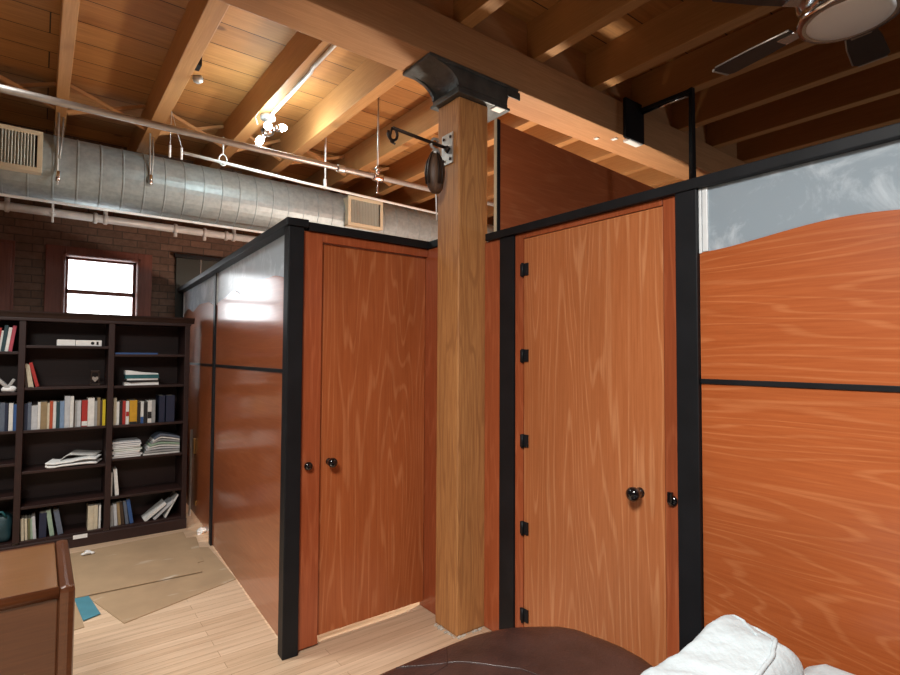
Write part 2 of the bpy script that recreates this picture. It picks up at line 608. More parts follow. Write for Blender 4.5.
def thing(name, loc, label, cat, group=None, kind=None, rotz=0.0, local=False):
    o = bpy.data.objects.new(name, None)
    C.objects.link(o)
    o.location = loc
    o.rotation_euler = (0, 0, rotz)
    o.empty_display_size = 0.1
    o['_org'] = [0, 0, 0] if local else list(loc)
    return tag(o, label, cat, group, kind)


def dup(root, off, label=None, group=None):
    """copy of a thing with copies of its parts and sub-parts, moved by off"""
    r = root.copy()
    C.objects.link(r)
    r.location = Vector(root.location) + Vector(off)
    if label:
        r['label'] = label
    if group:
        r['group'] = group
    for ch in list(root.children):
        c = ch.copy()
        C.objects.link(c)
        c.parent = r
        for g in list(ch.children):
            d = g.copy()
            C.objects.link(d)
            d.parent = c
    return r


def struct(name, mb, mat, label, cat):
    o = mb.build(name, mat)
    return tag(o, label, cat, None, 'structure')


# ------------------------------------------------------------------ the setting
X0, X1, Y0, Y1, ZC = -3.5, 7.5, -3.2, 6.25, 3.60
struct('floor', MB().box(X0, X1, Y0, Y1 + .3, -0.08, 0), M['floor'], 'light oak strip floor of the loft', 'floor')
struct('ceiling', MB().box(X0, X1, Y0, Y1 + .3, ZC, ZC + 0.08), M['deck'], 'pine board ceiling above the exposed joists', 'ceiling')


def wall_holes(along, h0, h1, z0, z1, holes, t0, t1):
    """wall slab with rectangular openings; along 'x' or 'y'"""
    mb = MB()
    xs = sorted({h0, h1} | {v for h in holes for v in h[:2]})
    for a, b in zip(xs, xs[1:]):
        segs = [(z0, z1)]
        for h in holes:
            if h[0] <= a + 1e-6 and h[1] >= b - 1e-6:
                segs = [(z0, h[2]), (h[3], z1)]
        for s in segs:
            if s[1] - s[0] > 1e-4:
                if along == 'x':
                    mb.box(a, b, t0, t1, s[0], s[1])
                else:
                    mb.box(t0, t1, a, b, s[0], s[1])
    return mb


WIN = [(-1.10, -0.20), (0.02, 0.90)]
struct('wall_back', wall_holes('x', X0, X1, 0, ZC, [(a, b, 0.95, 2.53) for a, b in WIN], Y1, Y1 + .3), M['brick'], 'dark old brick wall behind the bookcase', 'wall')
struct('wall_left', MB().box(X0 - .3, X0, Y0, Y1 + .3, 0, ZC), M['brick_side'], 'dark brick side wall', 'wall')
struct('wall_right', MB().box(X1, X1 + .2, Y0, Y1 + .3, 0, ZC), M['dark_wall'], 'far side wall beyond the cubicles', 'wall')
struct('wall_front', MB().box(X0, X1, Y0 - .2, Y0, 0, ZC), M['dark_wall'], 'dark wall behind the viewer', 'wall')

# windows of the brick wall
for i, (a, b) in enumerate(WIN):
    lab = ['dark red wood window partly cut by the picture edge, with a closed lower panel', 'bright double-hung window in dark red wood frame above the bookcase'][i]
    w = thing('window_%d' % (i + 1), ((a + b) / 2, Y1, 0.95), lab, 'window', None, 'structure')
    f = MB()
    y0, y1 = Y1 - .02, Y1 + .14
    f.box(a, a + .155, y0, y1, .95, 2.53, .006).box(b - .135, b, y0, y1, .95, 2.53, .006)
    f.box(a + .155, b - .135, y0, y1, 2.44, 2.53, .006).box(a + .155, b - .135, y0, y1, .95, 1.10, .006)
    f.box(a + .125, a + .15, y0 - .012, y0, 1.05, 2.47, .004).box(b - .13, b - .105, y0 - .012, y0, 1.05, 2.47, .004).box(a + .125, b - .105, y0 - .012, y0, 2.445, 2.47, .004)
    f.build('window_frame', M['redwood'], w)
    s = MB()
    s.box(a + .155, b - .135, Y1 + .07, Y1 + .11, 2.09, 2.13, .004)
    s.box(a + .155, a + .18, Y1 + .07, Y1 + .11, 1.1, 2.44, .003).box(b - .16, b - .135, Y1 + .07, Y1 + .11, 1.1, 2.44, .003)
    s.box(a + .155, b - .135, Y1 + .07, Y1 + .11, 2.42, 2.44, .003).box(a + .155, b - .135, Y1 + .07, Y1 + .11, 1.1, 1.14, .003)
    sa = s.build('sash', M['redwood'], w)
    g = MB()
    g.box(a + .18, b - .16, Y1 + .085, Y1 + .089, 1.14, 2.42)
    g.build('pane', M['glass'], sa)
    if i == 0:
        p = MB()
        p.box(a + .02, b - .02, Y1 - .05, Y1 - .021, .95, 2.50, .008)
        p.build('shutter_panel', M['redwood'], w)

w = thing('window_3', (1.6, Y1, 2.0), 'window with a closed dark green blind, half behind the long partition', 'window', None, 'structure')
MB().box(1.12, 2.1, Y1 - .03, Y1, 1.2, 2.53, .004).build('blind', M['blind'], w)
MB().box(1.10, 2.12, Y1 - .06, Y1, 2.53, 2.57, .004).build('head_rail', M['black'], w)
MB().tube([(1.36, Y1 - .035, 2.53), (1.36, Y1 - .035, 1.5)], .004, 6).build('pull_cord', M['paper'], w)

# ------------------------------------------------------------------ girder, column, joists
g = thing('timber_girder', (2.0, 2.39, 3.10), 'big square timber girder resting on the black iron capital', 'beam', None, 'thing')
mb = MB()
mb.box(X0, X1, 2.27, 2.52, 3.10, 3.345, .008)
mb.build('beam', M['girder'], g)

JX = [(-1.72, -1.64), (-1.12, -1.04), (-0.54, -0.46), (0.048, 0.12), (0.65, 0.75), (1.27, 1.367), (1.785, 1.875), (2.46, 2.55), (3.0, 3.09), (3.52, 3.60), (4.06, 4.14), (4.60, 4.68), (5.15, 5.23), (5.70, 5.78), (6.25, 6.33)]
JN = {3: 'ceiling joist beyond the girder, first from the picture edge, over the air register',
      4: 'ceiling joist beyond the girder carrying a small black sensor box',
      5: 'ceiling joist beyond the girder carrying the conduit and lit lamp',
      6: 'brightly lit ceiling joist beyond the girder, next past the lamp',
      7: 'ceiling joist beyond the girder seen just above the pulley hook',
      8: 'ceiling joist beyond the girder with bolt holes, just past the column',
      9: 'second ceiling joist past the column, beyond the girder',
      10: 'third ceiling joist past the column, beyond the girder',
      11: 'fourth ceiling joist past the column, beyond the girder'}
for i, (a, b) in enumerate(JX):
    o = MB().box(a, b, 2.40, Y1 + .02, 3.345, ZC, .004).build('ceiling_joist', M['joist'], None, (a, 4.3, 3.345))
    tag(o, JN.get(i, 'ceiling joist beyond the girder, outside the lit bays'), 'joist', 'joists beyond the girder', 'thing')
NJ = [(-0.54, -0.46), (0.05, 0.12), (0.66, 0.74), (1.27, 1.35), (1.80, 1.885), (2.385, 2.46), (2.96, 3.05), (3.50, 3.58), (4.06, 4.14), (4.62, 4.70), (5.2, 5.28), (5.8, 5.88), (6.4, 6.48)]
NN = {4: 'dark joist on the near side of the girder, above the iron capital',
      5: 'dark joist on the near side of the girder, first past the capital',
      6: 'dark joist on the near side of the girder, just before the black bracket',
      7: 'dark joist on the near side of the girder, above the black bracket arm',
      8: 'dark joist on the near side of the girder, first past the black bracket',
      9: 'dark joist on the near side of the girder, second past the black bracket',
      10: 'dark joist on the near side of the girder, third past the black bracket'}
for i, (a, b) in enumerate(NJ):
    o = MB().box(a, b, Y0, 2.385, 3.345, ZC, .004).build('ceiling_joist', M['joist'], None, (a, 0, 3.345))
    tag(o, NN.get(i, 'dark joist on the near side of the girder, over the viewer'), 'joist', 'joists on the near side of the girder', 'thing')
bk_n = 0
for a, b in zip(NJ[3:11], NJ[4:12]):
    o = MB().box(a[1] + .002, b[0] - .002, 2.33, 2.37, 3.346, ZC - .001, .003).build('blocking_board', M['girder'], None, (a[1], 2.35, 3.346))
    tag(o, 'dark blocking board standing on the girder between joists, %s bay from the capital' % ['the capital\'s own', 'first', 'second', 'third', 'fourth', 'fifth', 'sixth', 'seventh'][bk_n], 'board', 'blocking boards on the girder', 'thing')
    bk_n += 1

col = thing('timber_column', (1.91, 2.39, 0), 'square old timber column under the iron capital', 'column', None, 'thing')
mb = MB()
mb.box(1.81, 2.022, 2.29, 2.49, 0, 2.945, .008)
cshaft = mb.build('shaft', M['timber'], col)
sub = cshaft.modifiers.new('bev', 'BEVEL')
sub.width = 0.002
mb = MB()
for q in range(44):
    t = random.random()
    x, y = ((1.80 + .2 * t, 2.285 - random.random() * .015) if q % 2 else (1.803 - random.random() * .015, 2.29 + .2 * t))
    s = .003 + .006 * random.random()
    mb.box(x - s, x + s, y - s * .6, y + s * .6, 0, s * .8, .001)
tag(mb.build('plaster_debris', M['debris'], None, (1.81, 2.29, 0)), 'crumbs of grey plaster around the foot of the timber column', 'debris', None, 'stuff')

cap = thing('iron_capital', (1.91, 2.39, 2.945), 'black cast iron capital bracket between column and girder', 'bracket', None, 'thing')
mb = MB()
mb.box(1.778, 2.165, 2.255, 2.525, 2.945, 2.962, .005).box(1.788, 2.155, 2.265, 2.515, 2.962, 2.988, .006)
mb.build('collar', M['iron'], cap)
# concave bracket on both sides of the column, between two flanges
def capprof(ins):
    pts = []
    for k in range(13):
        a = k / 12 * math.pi / 2
        pts.append((1.785 + ins - .185 * (1 - math.cos(a)), 2.988 + .094 * math.sin(a)))
    pts += [(1.60 + ins, 3.098), (2.235 - ins, 3.098)]
    for k in range(12, -1, -1):
        a = k / 12 * math.pi / 2
        pts.append((2.150 - ins + .085 * (1 - math.cos(a)), 2.988 + .094 * math.sin(a)))
    return pts
mb = MB()
mb.prism(capprof(0.0), 'y', 2.265, 2.285)
mb.build('flange', M['iron'], cap)
mb = MB()
mb.prism(capprof(0.0), 'y', 2.495, 2.515)
mb.build('flange', M['iron'], cap)
mb = MB()
mb.prism(capprof(0.03), 'y', 2.285, 2.495)
mb.build('web', M['iron'], cap)
MB().box(1.585, 2.235, 2.255, 2.525, 3.082, 3.10, .004).build('top_plate', M['iron'], cap)
MB().box(2.15, 2.25, 2.258, 2.264, 3.035, 3.082, .002).build('lug', M['iron'], cap)
o = MB().box(2.05, 2.12, 2.25, 2.30, 2.938, 2.944, .001).build('paper_shim', M['paper'], cap)

# cross bridging between the joists
BAYS = ['in the bay at the picture edge', 'between the first two joists', 'between the sensor joist and the lamp joist', 'between the lamp joist and the brightest joist', 'between the brightest joist and the hook joist', 'in the bay just past the hook joist']
for bi, (A, B) in enumerate(zip(JX[2:8], JX[3:9])):
    x0, x1 = A[1], B[0]
    for k in range(2):
        y = 5.0 + .05 * k
        za, zb = (3.37, 3.57) if k else (3.57, 3.37)
        d = Vector((x1 - x0, 0, zb - za))
        L_ = d.length
        ang = math.atan2(zb - za, x1 - x0)
        mt = Matrix.Translation(Vector(((x0 + x1) / 2, y, (za + zb) / 2))) @ Matrix.Rotation(-ang, 4, 'Y')
        o = MB().box(-L_ / 2, L_ / 2, -.02, .02, -.0125, .0125, .002, mt).build('bridging_brace', M['brace'], None, ((x0 + x1) / 2, y, (za + zb) / 2))
        tag(o, 'thin wood cross brace %s, the %s one' % (BAYS[bi], ['falling', 'rising'][k]), 'brace', 'cross bridging between the joists')

# ------------------------------------------------------------------ partitions
def rail(mb, *a):
    return mb.box(*a)


A = -0.046
lp = thing('cubicle_partition', (0.985, 2.63, 0), 'long glossy cherry partition with black posts running back to the brick wall', 'partition', None, 'thing', A, True)
MB().box(0, .08, 0, .075, 0, 2.16, .004).build('post', M['black'], lp)
MB().box(.032, .08, 1.905, 1.975, 0, 2.16, .004).build('post', M['black'], lp)
MB().box(.032, .08, 3.55, 3.60, 0, 2.16, .004).build('post', M['black'], lp)
MB().box(-.012, .10, -.012, 3.61, 2.16, 2.20, .004).build('top_rail', M['black'], lp)


def wavy(y0, y1, zb, f, n=40):
    pts = [(y0, zb), (y1, zb)]
    for k in range(n + 1):
        y = y1 + (y0 - y1) * k / n
        pts.append((y, f(y)))
    return pts


def interp(tab):
    tab = sorted(tab)
    def f(x):
        if x <= tab[0][0]:
            return tab[0][1]
        for (a, b), (c, d) in zip(tab, tab[1:]):
            if x <= c:
                t = (x - a) / (c - a)
                t = t * t * (3 - 2 * t)
                return b + (d - b) * t
        return tab[-1][1]
    return f


WL = interp([(0.07, 1.905), (0.42, 1.955), (0.75, 1.965), (1.12, 1.918), (1.36, 1.962), (1.7, 1.93), (1.95, 1.915)])
for y0, y1, off, zb in ((0.075, 1.905, 0, .012), (1.975, 3.55, 1.88, .06)):
    fw = (lambda y, o_=off: WL(y - o_))
    MB().box(.045, .063, y0, y1, zb, 1.408, .002).build('lower_panel', M['laminate_gloss'], lp)
    MB().box(.038, .066, y0, y1, 1.408, 1.428, .002).build('strip', M['black'], lp)
    MB().prism(wavy(y0, y1, 1.428, fw), 'x', .045, .063).build('upper_panel', M['laminate_gloss'], lp)
    MB().box(.050, .056, y0 + .012, y1 - .012, 1.88, 2.16).build('plexiglass_pane', M['plexi'], lp)
    MB().box(.04, .066, y0, y0 + .012, 1.90, 2.16, .002).build('pane_channel', M['zinc'], lp)
    MB().box(.04, .066, y1 - .012, y1, 1.90, 2.16, .002).build('pane_channel', M['zinc'], lp)
MB().box(.028, .045, 2.86, 2.89, .0, .80, .003).build('metal_strip', M['zinc'], lp)
MB().box(.026, .045, 2.69, 2.72, .60, .74, .003).build('latch', M['brass'], lp)
MB().box(.03, .045, 2.58, 2.615, .16, .20, .003).build('latch', M['brass'], lp)

# partition wall with the narrow door
dw = thing('cubicle_partition', (1.46, 2.66, 0), 'short cherry partition framing the narrow door between corner post and column', 'partition', None, 'thing')
MB().box(1.070, 1.178, 2.652, 2.70, .012, 2.15, .003).build('jamb_panel', M['laminate_trim'], dw)
MB().box(1.1785, 1.858, 2.652, 2.70, 2.103, 2.15, .003).build('header_panel', M['laminate_trim'], dw)
MB().box(1.092, 1.92, 2.632, 2.72, 2.15, 2.195, .004).build('top_rail', M['black'], dw)
MB().box(1.86, 1.90, 2.493, 2.72, .002, 2.149, .003).build('return_panel', M['laminate_trim'], dw)
MB().box(1.85, 1.92, 2.49, 2.631, 2.15, 2.195, .004).build('return_rail', M['black'], dw)


def knob(name, loc, axis, r, parent, stem=0.032):
    mb = MB()
    mb.lathe([(r * .72, 0), (r * .72, .004), (r * .6, .007), (r * .58, stem * .55), (r * .7, stem * .7), (r * .97, stem), (r, stem + r * .35), (r * .9, stem + r * .7), (r * .55, stem + r * .95), (.001, stem + r)], loc, axis, 22)
    return mb.build(name, M['black_gloss'], parent)


knob('knob', (1.108, 2.652, .935), (0, -1, 0), .022, dw, .012)
d1 = thing('door_1', (1.518, 2.69, 0), 'narrow cherry laminate door beside the black corner post', 'door', None, 'structure')
MB().box(1.1815, 1.857, 2.676, 2.700, .042, 2.099, .002).build('door_leaf', M['laminate'], d1)
knob('knob', (1.24, 2.676, .938), (0, -1, 0), .026, d1, .040)

# partition with the wide door (faces the viewer's side) and plexiglass band
rp = thing('cubicle_partition', (2.0, 0.8, 0), 'orange cherry partition with black posts and plexiglass band above the wavy panel', 'partition', None, 'thing')
MB().box(2.0, 2.03, 2.163, 2.288, .004, 2.15, .002).build('filler_panel', M['laminate_trim'], rp)
MB().box(1.992, 2.07, 2.048, 2.158, 0, 2.15, .004).build('post', M['black'], rp)
MB().box(2.003, 2.045, 1.987, 2.046, .006, 2.15, .002).build('jamb_panel', M['laminate_trim'], rp)
MB().box(2.003, 2.045, 1.195, 1.986, 2.122, 2.15, .002).build('header_panel', M['laminate_trim'], rp)
MB().box(2.003, 2.045, 1.133, 1.192, .006, 2.15, .002).build('jamb_panel', M['laminate_trim'], rp)
MB().box(1.985, 2.07, 1.042, 1.131, 0, 2.15, .004).build('post', M['black'], rp)
MB().box(1.985, 2.07, -1.60, -1.52, 0, 2.15, .004).build('post', M['black'], rp)
MB().box(1.978, 2.032, -1.61, 2.262, 2.15, 2.192, .004).build('top_rail', M['black'], rp)
MB().box(2.002, 2.022, -1.52, 1.04, .012, 1.402, .002).build('lower_panel', M['laminate_wide'], rp)
MB().box(1.996, 2.026, -1.52, 1.04, 1.402, 1.421, .002).build('strip', M['black'], rp)
WR = interp([(1.04, 1.903), (0.56, 1.948), (0.10, 1.905), (-0.3, 1.94), (-0.75, 1.915), (-1.1, 1.95), (-1.52, 1.91)])
MB().prism(wavy(-1.52, 1.04, 1.421, WR, 80), 'x', 2.002, 2.022).build('upper_panel', M['laminate_wide'], rp)
MB().box(2.008, 2.014, -1.50, 1.018, 1.87, 2.15).build('plexiglass_pane', M['plexi'], rp)
MB().box(1.998, 2.026, 1.031, 1.041, 1.90, 2.15, .002).build('pane_channel', M['white_pipe'], rp)
MB().box(2.000, 2.024, 1.008, 1.028, 1.905, 2.15, .003).build('pane_channel', M['white_pipe'], rp)
mb = MB()
mb.lathe([(.021, 0), (.021, .006), (.019, .012), (.001, .013)], (2.003, 1.160, .935), (-1, 0, 0), 22)
mb.box(1.975, 1.992, 1.150, 1.170, .928, .972, .004)
mb.build('turn_latch', M['black_gloss'], rp)

d2 = thing('door_2', (2.02, 1.59, 0), 'wide pear-toned laminate door with five black hinges', 'door', None, 'structure')
MB().box(2.006, 2.036, 1.1955, 1.9835, .022, 2.119, .002).build('door_leaf', M['laminate_door'], d2)
knob('knob', (2.006, 1.308, .937), (-1, 0, 0), .030, d2, .042)
for z in (1.955, 1.505, 1.065, .619, .179):
    mb = MB()
    mb.box(1.996, 2.006, 1.985, 2.004, z - .032, z + .032, .002).box(1.998, 2.006, 1.950, 1.985, z - .030, z + .034, .002)
    mb.tube([(1.995, 1.985, z - .036), (1.995, 1.985, z + .036)], .0075, 10)
    mb.build('hinge', M['black'], d2)

# tall panel seen over the top of the door partition
tp = thing('tall_panel', (2.034, 2.235, 0), 'tall cherry panel rising above the partition just past the column', 'panel', None, 'thing', math.atan2(.119, 1.645), True)
MB().box(.033, 3.2, 0, .014, 0, 2.85, .002).build('panel_board', M['laminate_tall'], tp)
MB().box(.005, .033, -.004, .016, 0, 2.86, .001).build('edge_strip', M['black'], tp)
MB().box(.0, .005, -.004, .016, 0, 2.86, .001).build('edge_strip', M['cream'], tp)

# black steel bracket on the girder
br = thing('steel_bracket', (3.41, 2.27, 3.10), 'black steel bracket strapped to the girder with arm and hanging bar', 'bracket')
MB().box(3.30, 3.53, 2.245, 2.269, 3.085, 3.375, .004).build('back_plate', M['black'], br)
MB().box(3.36, 3.52, 2.25, 2.31, 3.078, 3.098, .002).build('clamp_plate', M['paper'], br)
MB().box(3.28, 3.31, 2.32, 2.36, 3.092, 3.099, .001).build('clip', M['paper'], br)
MB().box(3.17, 3.20, 2.40, 2.43, 3.092, 3.099, .001).build('clip', M['paper'], br)
mb = MB()
mb.box(3.47, 3.53, 1.86, 2.245, 3.31, 3.336, .004)
mb.build('arm', M['black'], br)
MB().tube([(3.50, 1.89, 3.304), (3.50, 2.24, 3.304)], .008, 10).build('arm_tube', M['chrome'], br)
MB().prism([(3.482, 3.345), (3.518, 3.345), (3.535, 1.9), (3.465, 1.9)], 'y', 1.85, 1.875).build('hanging_bar', M['black'], br)

# ------------------------------------------------------------------ duct and pipes
dc = thing('air_duct', (0.6, 5.25, 2.966), 'big round galvanised spiral air duct under the joists', 'duct')
prof = []
x = -3.45
prof.append((.259, 0))
L_ = 9.4
s = .152
k = 1
while k * s < L_:
    h = k * s
    prof += [(.259, h - .007), (.2645, h - .004), (.2645, h + .004), (.259, h + .007)]
    k += 1
prof.append((.259, L_))
MB().lathe(prof, (-3.45, 5.25, 2.966), (1, 0, 0), 40, False).build('spiral_tube', M['steel'], dc)


def register(x0, x1, lab_):
    z0, z1 = 2.835, 3.138
    yf = 4.92
    mb = MB()
    mb.box(x0, x1, yf, yf + .02, z0, z0 + .032, .003).box(x0, x1, yf, yf + .02, z1 - .032, z1, .003)
    mb.box(x0, x0 + .032, yf, yf + .02, z0 + .032, z1 - .032, .003).box(x1 - .032, x1, yf, yf + .02, z0 + .032, z1 - .032, .003)
    fr = mb.build('register_frame', M['cream'], dc)
    MB().box(x0 + .005, x1 - .005, yf + .03, yf + .055, z0 + .005, z1 - .005).build('register_box', M['void'], fr)
    mb = MB()
    n = int((x1 - x0 - .07) / .018)
    for q in range(n):
        xx = x0 + .042 + q * .018
        mt = Matrix.Translation((xx, yf + .014, 0)) @ Matrix.Rotation(math.radians(25), 4, 'Z')
        mb.box(-.003, .003, -.012, .012, z0 + .032, z1 - .032, 0, mt)
    mb.build('louvre', M['louvre'], fr)
    mb = MB()
    for (a, b, c, d) in ((x0 + .004, x1 - .004, z0 + .004, z0 + .010), (x0 + .004, x1 - .004, z1 - .010, z1 - .004)):
        mb.box(a, b, yf + .02, yf + .12, c, d)
    mb.box(x0 + .004, x0 + .01, yf + .02, yf + .14, z0 + .004, z1 - .004).box(x1 - .01, x1 - .004, yf + .02, yf + .14, z0 + .004, z1 - .004)
    mb.build('register_collar', M['cream'], fr)


register(-.44, -.020, '')
register(2.455, 2.862, '')

for x, lab in ((.07, 'wire strap hanging the duct beside the first joist'), (.685, 'bright wire hanger with grip on the duct near the sensor joist')):
    hg = thing('duct_hanger', (x, 5.0, 2.8), lab, 'hanger', 'wire hangers of the duct')
    zt = 3.345
    MB().tube([(x, 5.02, zt), (x, 4.985, 3.05), (x + .004, 4.978, 2.78 if x < .5 else 2.95)], .008, 6).build('wire', M['zinc'], hg)
    MB().tube([(x + .03, 5.10, zt), (x + .025, 5.0, 3.14), (x + .012, 4.974, 2.98)], .006, 6).build('wire', M['zinc'], hg)
    MB().lathe([(.004, 0), (.016, .006), (.016, .08), (.004, .086)], (x + .006, 4.968, 2.80 if x < .5 else 2.90), (0, 0, 1), 10).build('grip', M['chrome'], hg)

# sprinkler line below the joists
sp = thing('sprinkler_pipe', (0, 3.7, 2.92), 'grey sprinkler pipe crossing in front of the duct below the joists', 'pipe')
MB().tube([(-3.45, 3.7, 2.92), (1.0, 3.7, 2.92), (3.9, 3.7, 2.93)], .021, 12).build('pipe_run', M['pipe'], sp)
mb = MB()
mb.lathe([(.03, 0), (.032, .012), (.032, .07), (.03, .082)], (2.06, 3.7, 2.92), (1, 0, 0), 14)
mb.tube([(2.10, 3.7, 2.95), (2.10, 3.7, 3.0)], .016, 10).box(2.075, 2.125, 3.68, 3.72, 2.985, 3.0, .003)
mb.build('fitting', M['chrome'], sp)
MB().tube([(2.10, 3.7, 3.0), (2.10, 3.7, 3.60)], .007, 8).build('hanger_rod', M['zinc'], sp)
mb = MB()
mb.tube([(2.10, 3.7, 2.90), (2.10, 3.7, 2.80)], .006, 8).lathe([(.004, 0), (.016, .005), (.004, .012)], (2.10, 3.7, 2.79), (0, 0, 1), 12)
mb.build('sprinkler_head', M['chrome'], sp)
MB().lathe([(.026, 0), (.027, .01), (.027, .05), (.026, .06)], (1.75, 3.7, 2.92), (1, 0, 0), 14).build('fitting', M['zinc'], sp)

# thin conduit just above the duct
cd = thing('conduit', (1.8, 4.45, 3.0), 'thin bright conduit running just above the duct past the lamp', 'conduit')
MB().tube([(.83, 4.45, 3.045), (1.76, 4.45, 3.010), (3.6, 4.45, 2.975)], .012, 10).build('pipe_run', M['white_pipe'], cd)
MB().tube([(1.99, 4.45, 3.015), (1.99, 4.45, 3.60)], .008, 8).build('hanger_rod', M['white_pipe'], cd)
MB().lathe([(.013, 0), (.015, .01), (.015, .08), (.009, .09)], (1.99, 4.45, 2.995), (0, 0, 1), 10).build('coupling', M['white_pipe'], cd)
mb = MB()
mb.tube([(1.12 + .03 * math.cos(a), 4.45, 3.055 + .045 * math.sin(a)) for a in [i * math.pi / 8 for i in range(16)]], .005, 6, True)
mb.tube([(1.12, 4.45, 3.10), (1.12, 4.45, 3.24)], .007, 8)
mb.build('loop_hanger', M['zinc'], cd)
for x in (.74, .82):
    tg = thing('pull_chain', (x, 4.45, 2.98), 'small white pull hanging on a wire above the duct, %s the conduit end' % ('farther from' if x < .78 else 'close to'), 'pull', 'white pulls above the duct')
    MB().tube([(x, 4.45, 3.08), (.745, 4.45, 3.345)], .002, 6).build('wire', M['zinc'], tg)
    MB().tube([(x, 4.45, 2.99), (x, 4.45, 3.08)], .009, 8).build('handle', M['paper'], tg)

cd2 = thing('conduit', (0, 5.05, 2.63), 'thin white conduit along the underside of the duct', 'conduit')
MB().tube([(-3.45, 5.03, 2.655), (2.2, 5.03, 2.655)], .011, 10).build('pipe_run', M['white_pipe'], cd2)
MB().tube([(.052, 5.03, 2.655), (.052, 5.03, 2.50)], .008, 8).build('drop', M['white_pipe'], cd2)
MB().lathe([(.006, 0), (.022, .004), (.022, .016), (.006, .02)], (.052, 5.03, 2.56), (0, 0, 1), 12).build('valve', M['white_pipe'], cd2)

pw = thing('wall_pipe', (0, 6.08, 2.79), 'thick white sprinkler main with fittings along the brick wall', 'pipe')
MB().tube([(-3.45, 6.08, 2.80), (3.0, 6.08, 2.80)], .038, 14).build('pipe_run', M['white_pipe'], pw)
for x, t in ((-.26, 1), (.47, 1), (1.08, 0), (1.36, 0), (1.66, 1)):
    mb = MB()
    mb.lathe([(.042, 0), (.052, .008), (.052, .03), (.042, .038)], (x - .02, 6.08, 2.80), (1, 0, 0), 16)
    if t:
        mb.tube([(x, 6.08, 2.83), (x, 6.08, 2.88)], .02, 10).lathe([(.008, 0), (.024, .006), (.008, .02)], (x, 6.08, 2.88), (0, 0, 1), 12)
        mb.lathe([(.042, 0), (.052, .008), (.052, .03), (.042, .038)], (x - .10, 6.08, 2.80), (1, 0, 0), 16)
    else:
        mb.tube([(x, 6.08, 2.77), (x, 6.08, 2.72)], .018, 10)
    mb.build('fitting', M['white_pipe'], pw)
for x in (-2.2, 2.3):
    MB().box(x - .02, x + .02, 6.06, Y1 - .001, 2.82, 2.85, .003).build('wall_bracket', M['zinc'], pw)

# conduit, lamp and sensor under the joists
cj = tag(MB().tube([(1.335, 2.53, 3.333), (1.335, 3.2, 3.333), (1.345, 3.25, 3.330), (1.352, 4.02, 3.330)], .0125, 10).build('conduit', M['white_pipe'], None, (1.34, 3.2, 3.33)), 'conduit fixed under a joist leading to the lit lamp', 'conduit')
lf = thing('ceiling_lamp', (1.345, 4.07, 3.344), 'lit cluster lamp with three bulbs under the joist', 'lamp')
MB().lathe([(.05, 0), (.055, .01), (.055, .035), (.03, .042), (.022, .07)], (1.345, 4.07, 3.344), (0, 0, -1), 20).build('canopy', M['zinc'], lf)
MB().lathe([(.02, 0), (.04, .015), (.055, .04), (.055, .06), (.04, .085), (.012, .10)], (1.345, 4.07, 3.28), (0, 0, -1), 20).build('lamp_body', M['chrome'], lf)
for dx, dy, dz in ((.9, -.1, .30), (-.25, -.8, -.15), (-.45, .1, -.8)):
    b = Vector((1.345, 4.07, 3.235))
    d = Vector((dx, dy, dz)).normalized()
    mb = MB()
    mb.tube([b + d * .03, b + d * .06], .010, 8).lathe([(.014, 0), (.024, .01), (.028, .035)], b + d * .055, d, 14)
    hd = mb.build('lamp_head', M['chrome'], lf)
    mb = MB()
    mb.lathe([(.016, 0), (.026, .015), (.028, .04), (.020, .06), (.004, .07)], b + d * .082, d, 14)
    mb.build('bulb', M['bulb'], hd)
    point('lamp_bulb_light', b + d * .20 + Vector((0, 0, -.02)), 8.0, (0.82, 1.0, 1.0), .03)
MB().tube([(1.27, 4.05, 3.345), (1.24, 4.04, 3.29), (1.26, 4.04, 3.24)], .003, 6).build('wire', M['paper'], lf)

sn = thing('sensor_box', (.76, 3.8, 3.42), 'small black box with grey sensor on the side of a joist', 'sensor')
MB().box(.751, .80, 3.74, 3.83, 3.40, 3.50, .004).build('box', M['black'], sn)
MB().lathe([(.03, 0), (.034, .02), (.03, .04), (.01, .05)], (.79, 3.83, 3.37), (.2, .2, -1), 14).build('sensor_head', M['zinc'], sn)

# ------------------------------------------------------------------ hook bar and pulley block
hb = thing('hook_bar', (1.81, 2.39, 2.67), 'iron bar with hooked end on a plate on the column', 'hook')
MB().box(1.802, 1.8095, 2.34, 2.44, 2.585, 2.76, .002).build('plate', M['zinc'], hb)
for z in (2.61, 2.735):
    for y in (2.36, 2.42):
        MB().lathe([(.008, 0), (.009, .004), (.001, .006)], (1.802, y, z), (-1, 0, 0), 10).build('bolt', M['rust'], hb)
MB().tube([(1.802, 2.385, 2.675), (1.66, 2.39, 2.686), (1.45, 2.40, 2.705)], .0095, 10).build('bar', M['rust'], hb)
mb = MB()
mb.tube([(1.45 + .028 * math.sin(a) , 2.40, 2.672 + .034 * math.cos(a)) for a in [i * math.pi * 1.6 / 12 for i in range(13)]], .008, 8)
mb.tube([(1.445, 2.40, 2.705), (1.435, 2.40, 2.66), (1.44, 2.40, 2.628), (1.465, 2.40, 2.622)], .006, 8)
mb.build('hook_end', M['rust'], hb)
mb = MB()
mb.tube([(1.79, 2.385, 2.675), (1.80, 2.37, 2.655)], .018, 10)
mb.build('boss', M['rust'], hb)

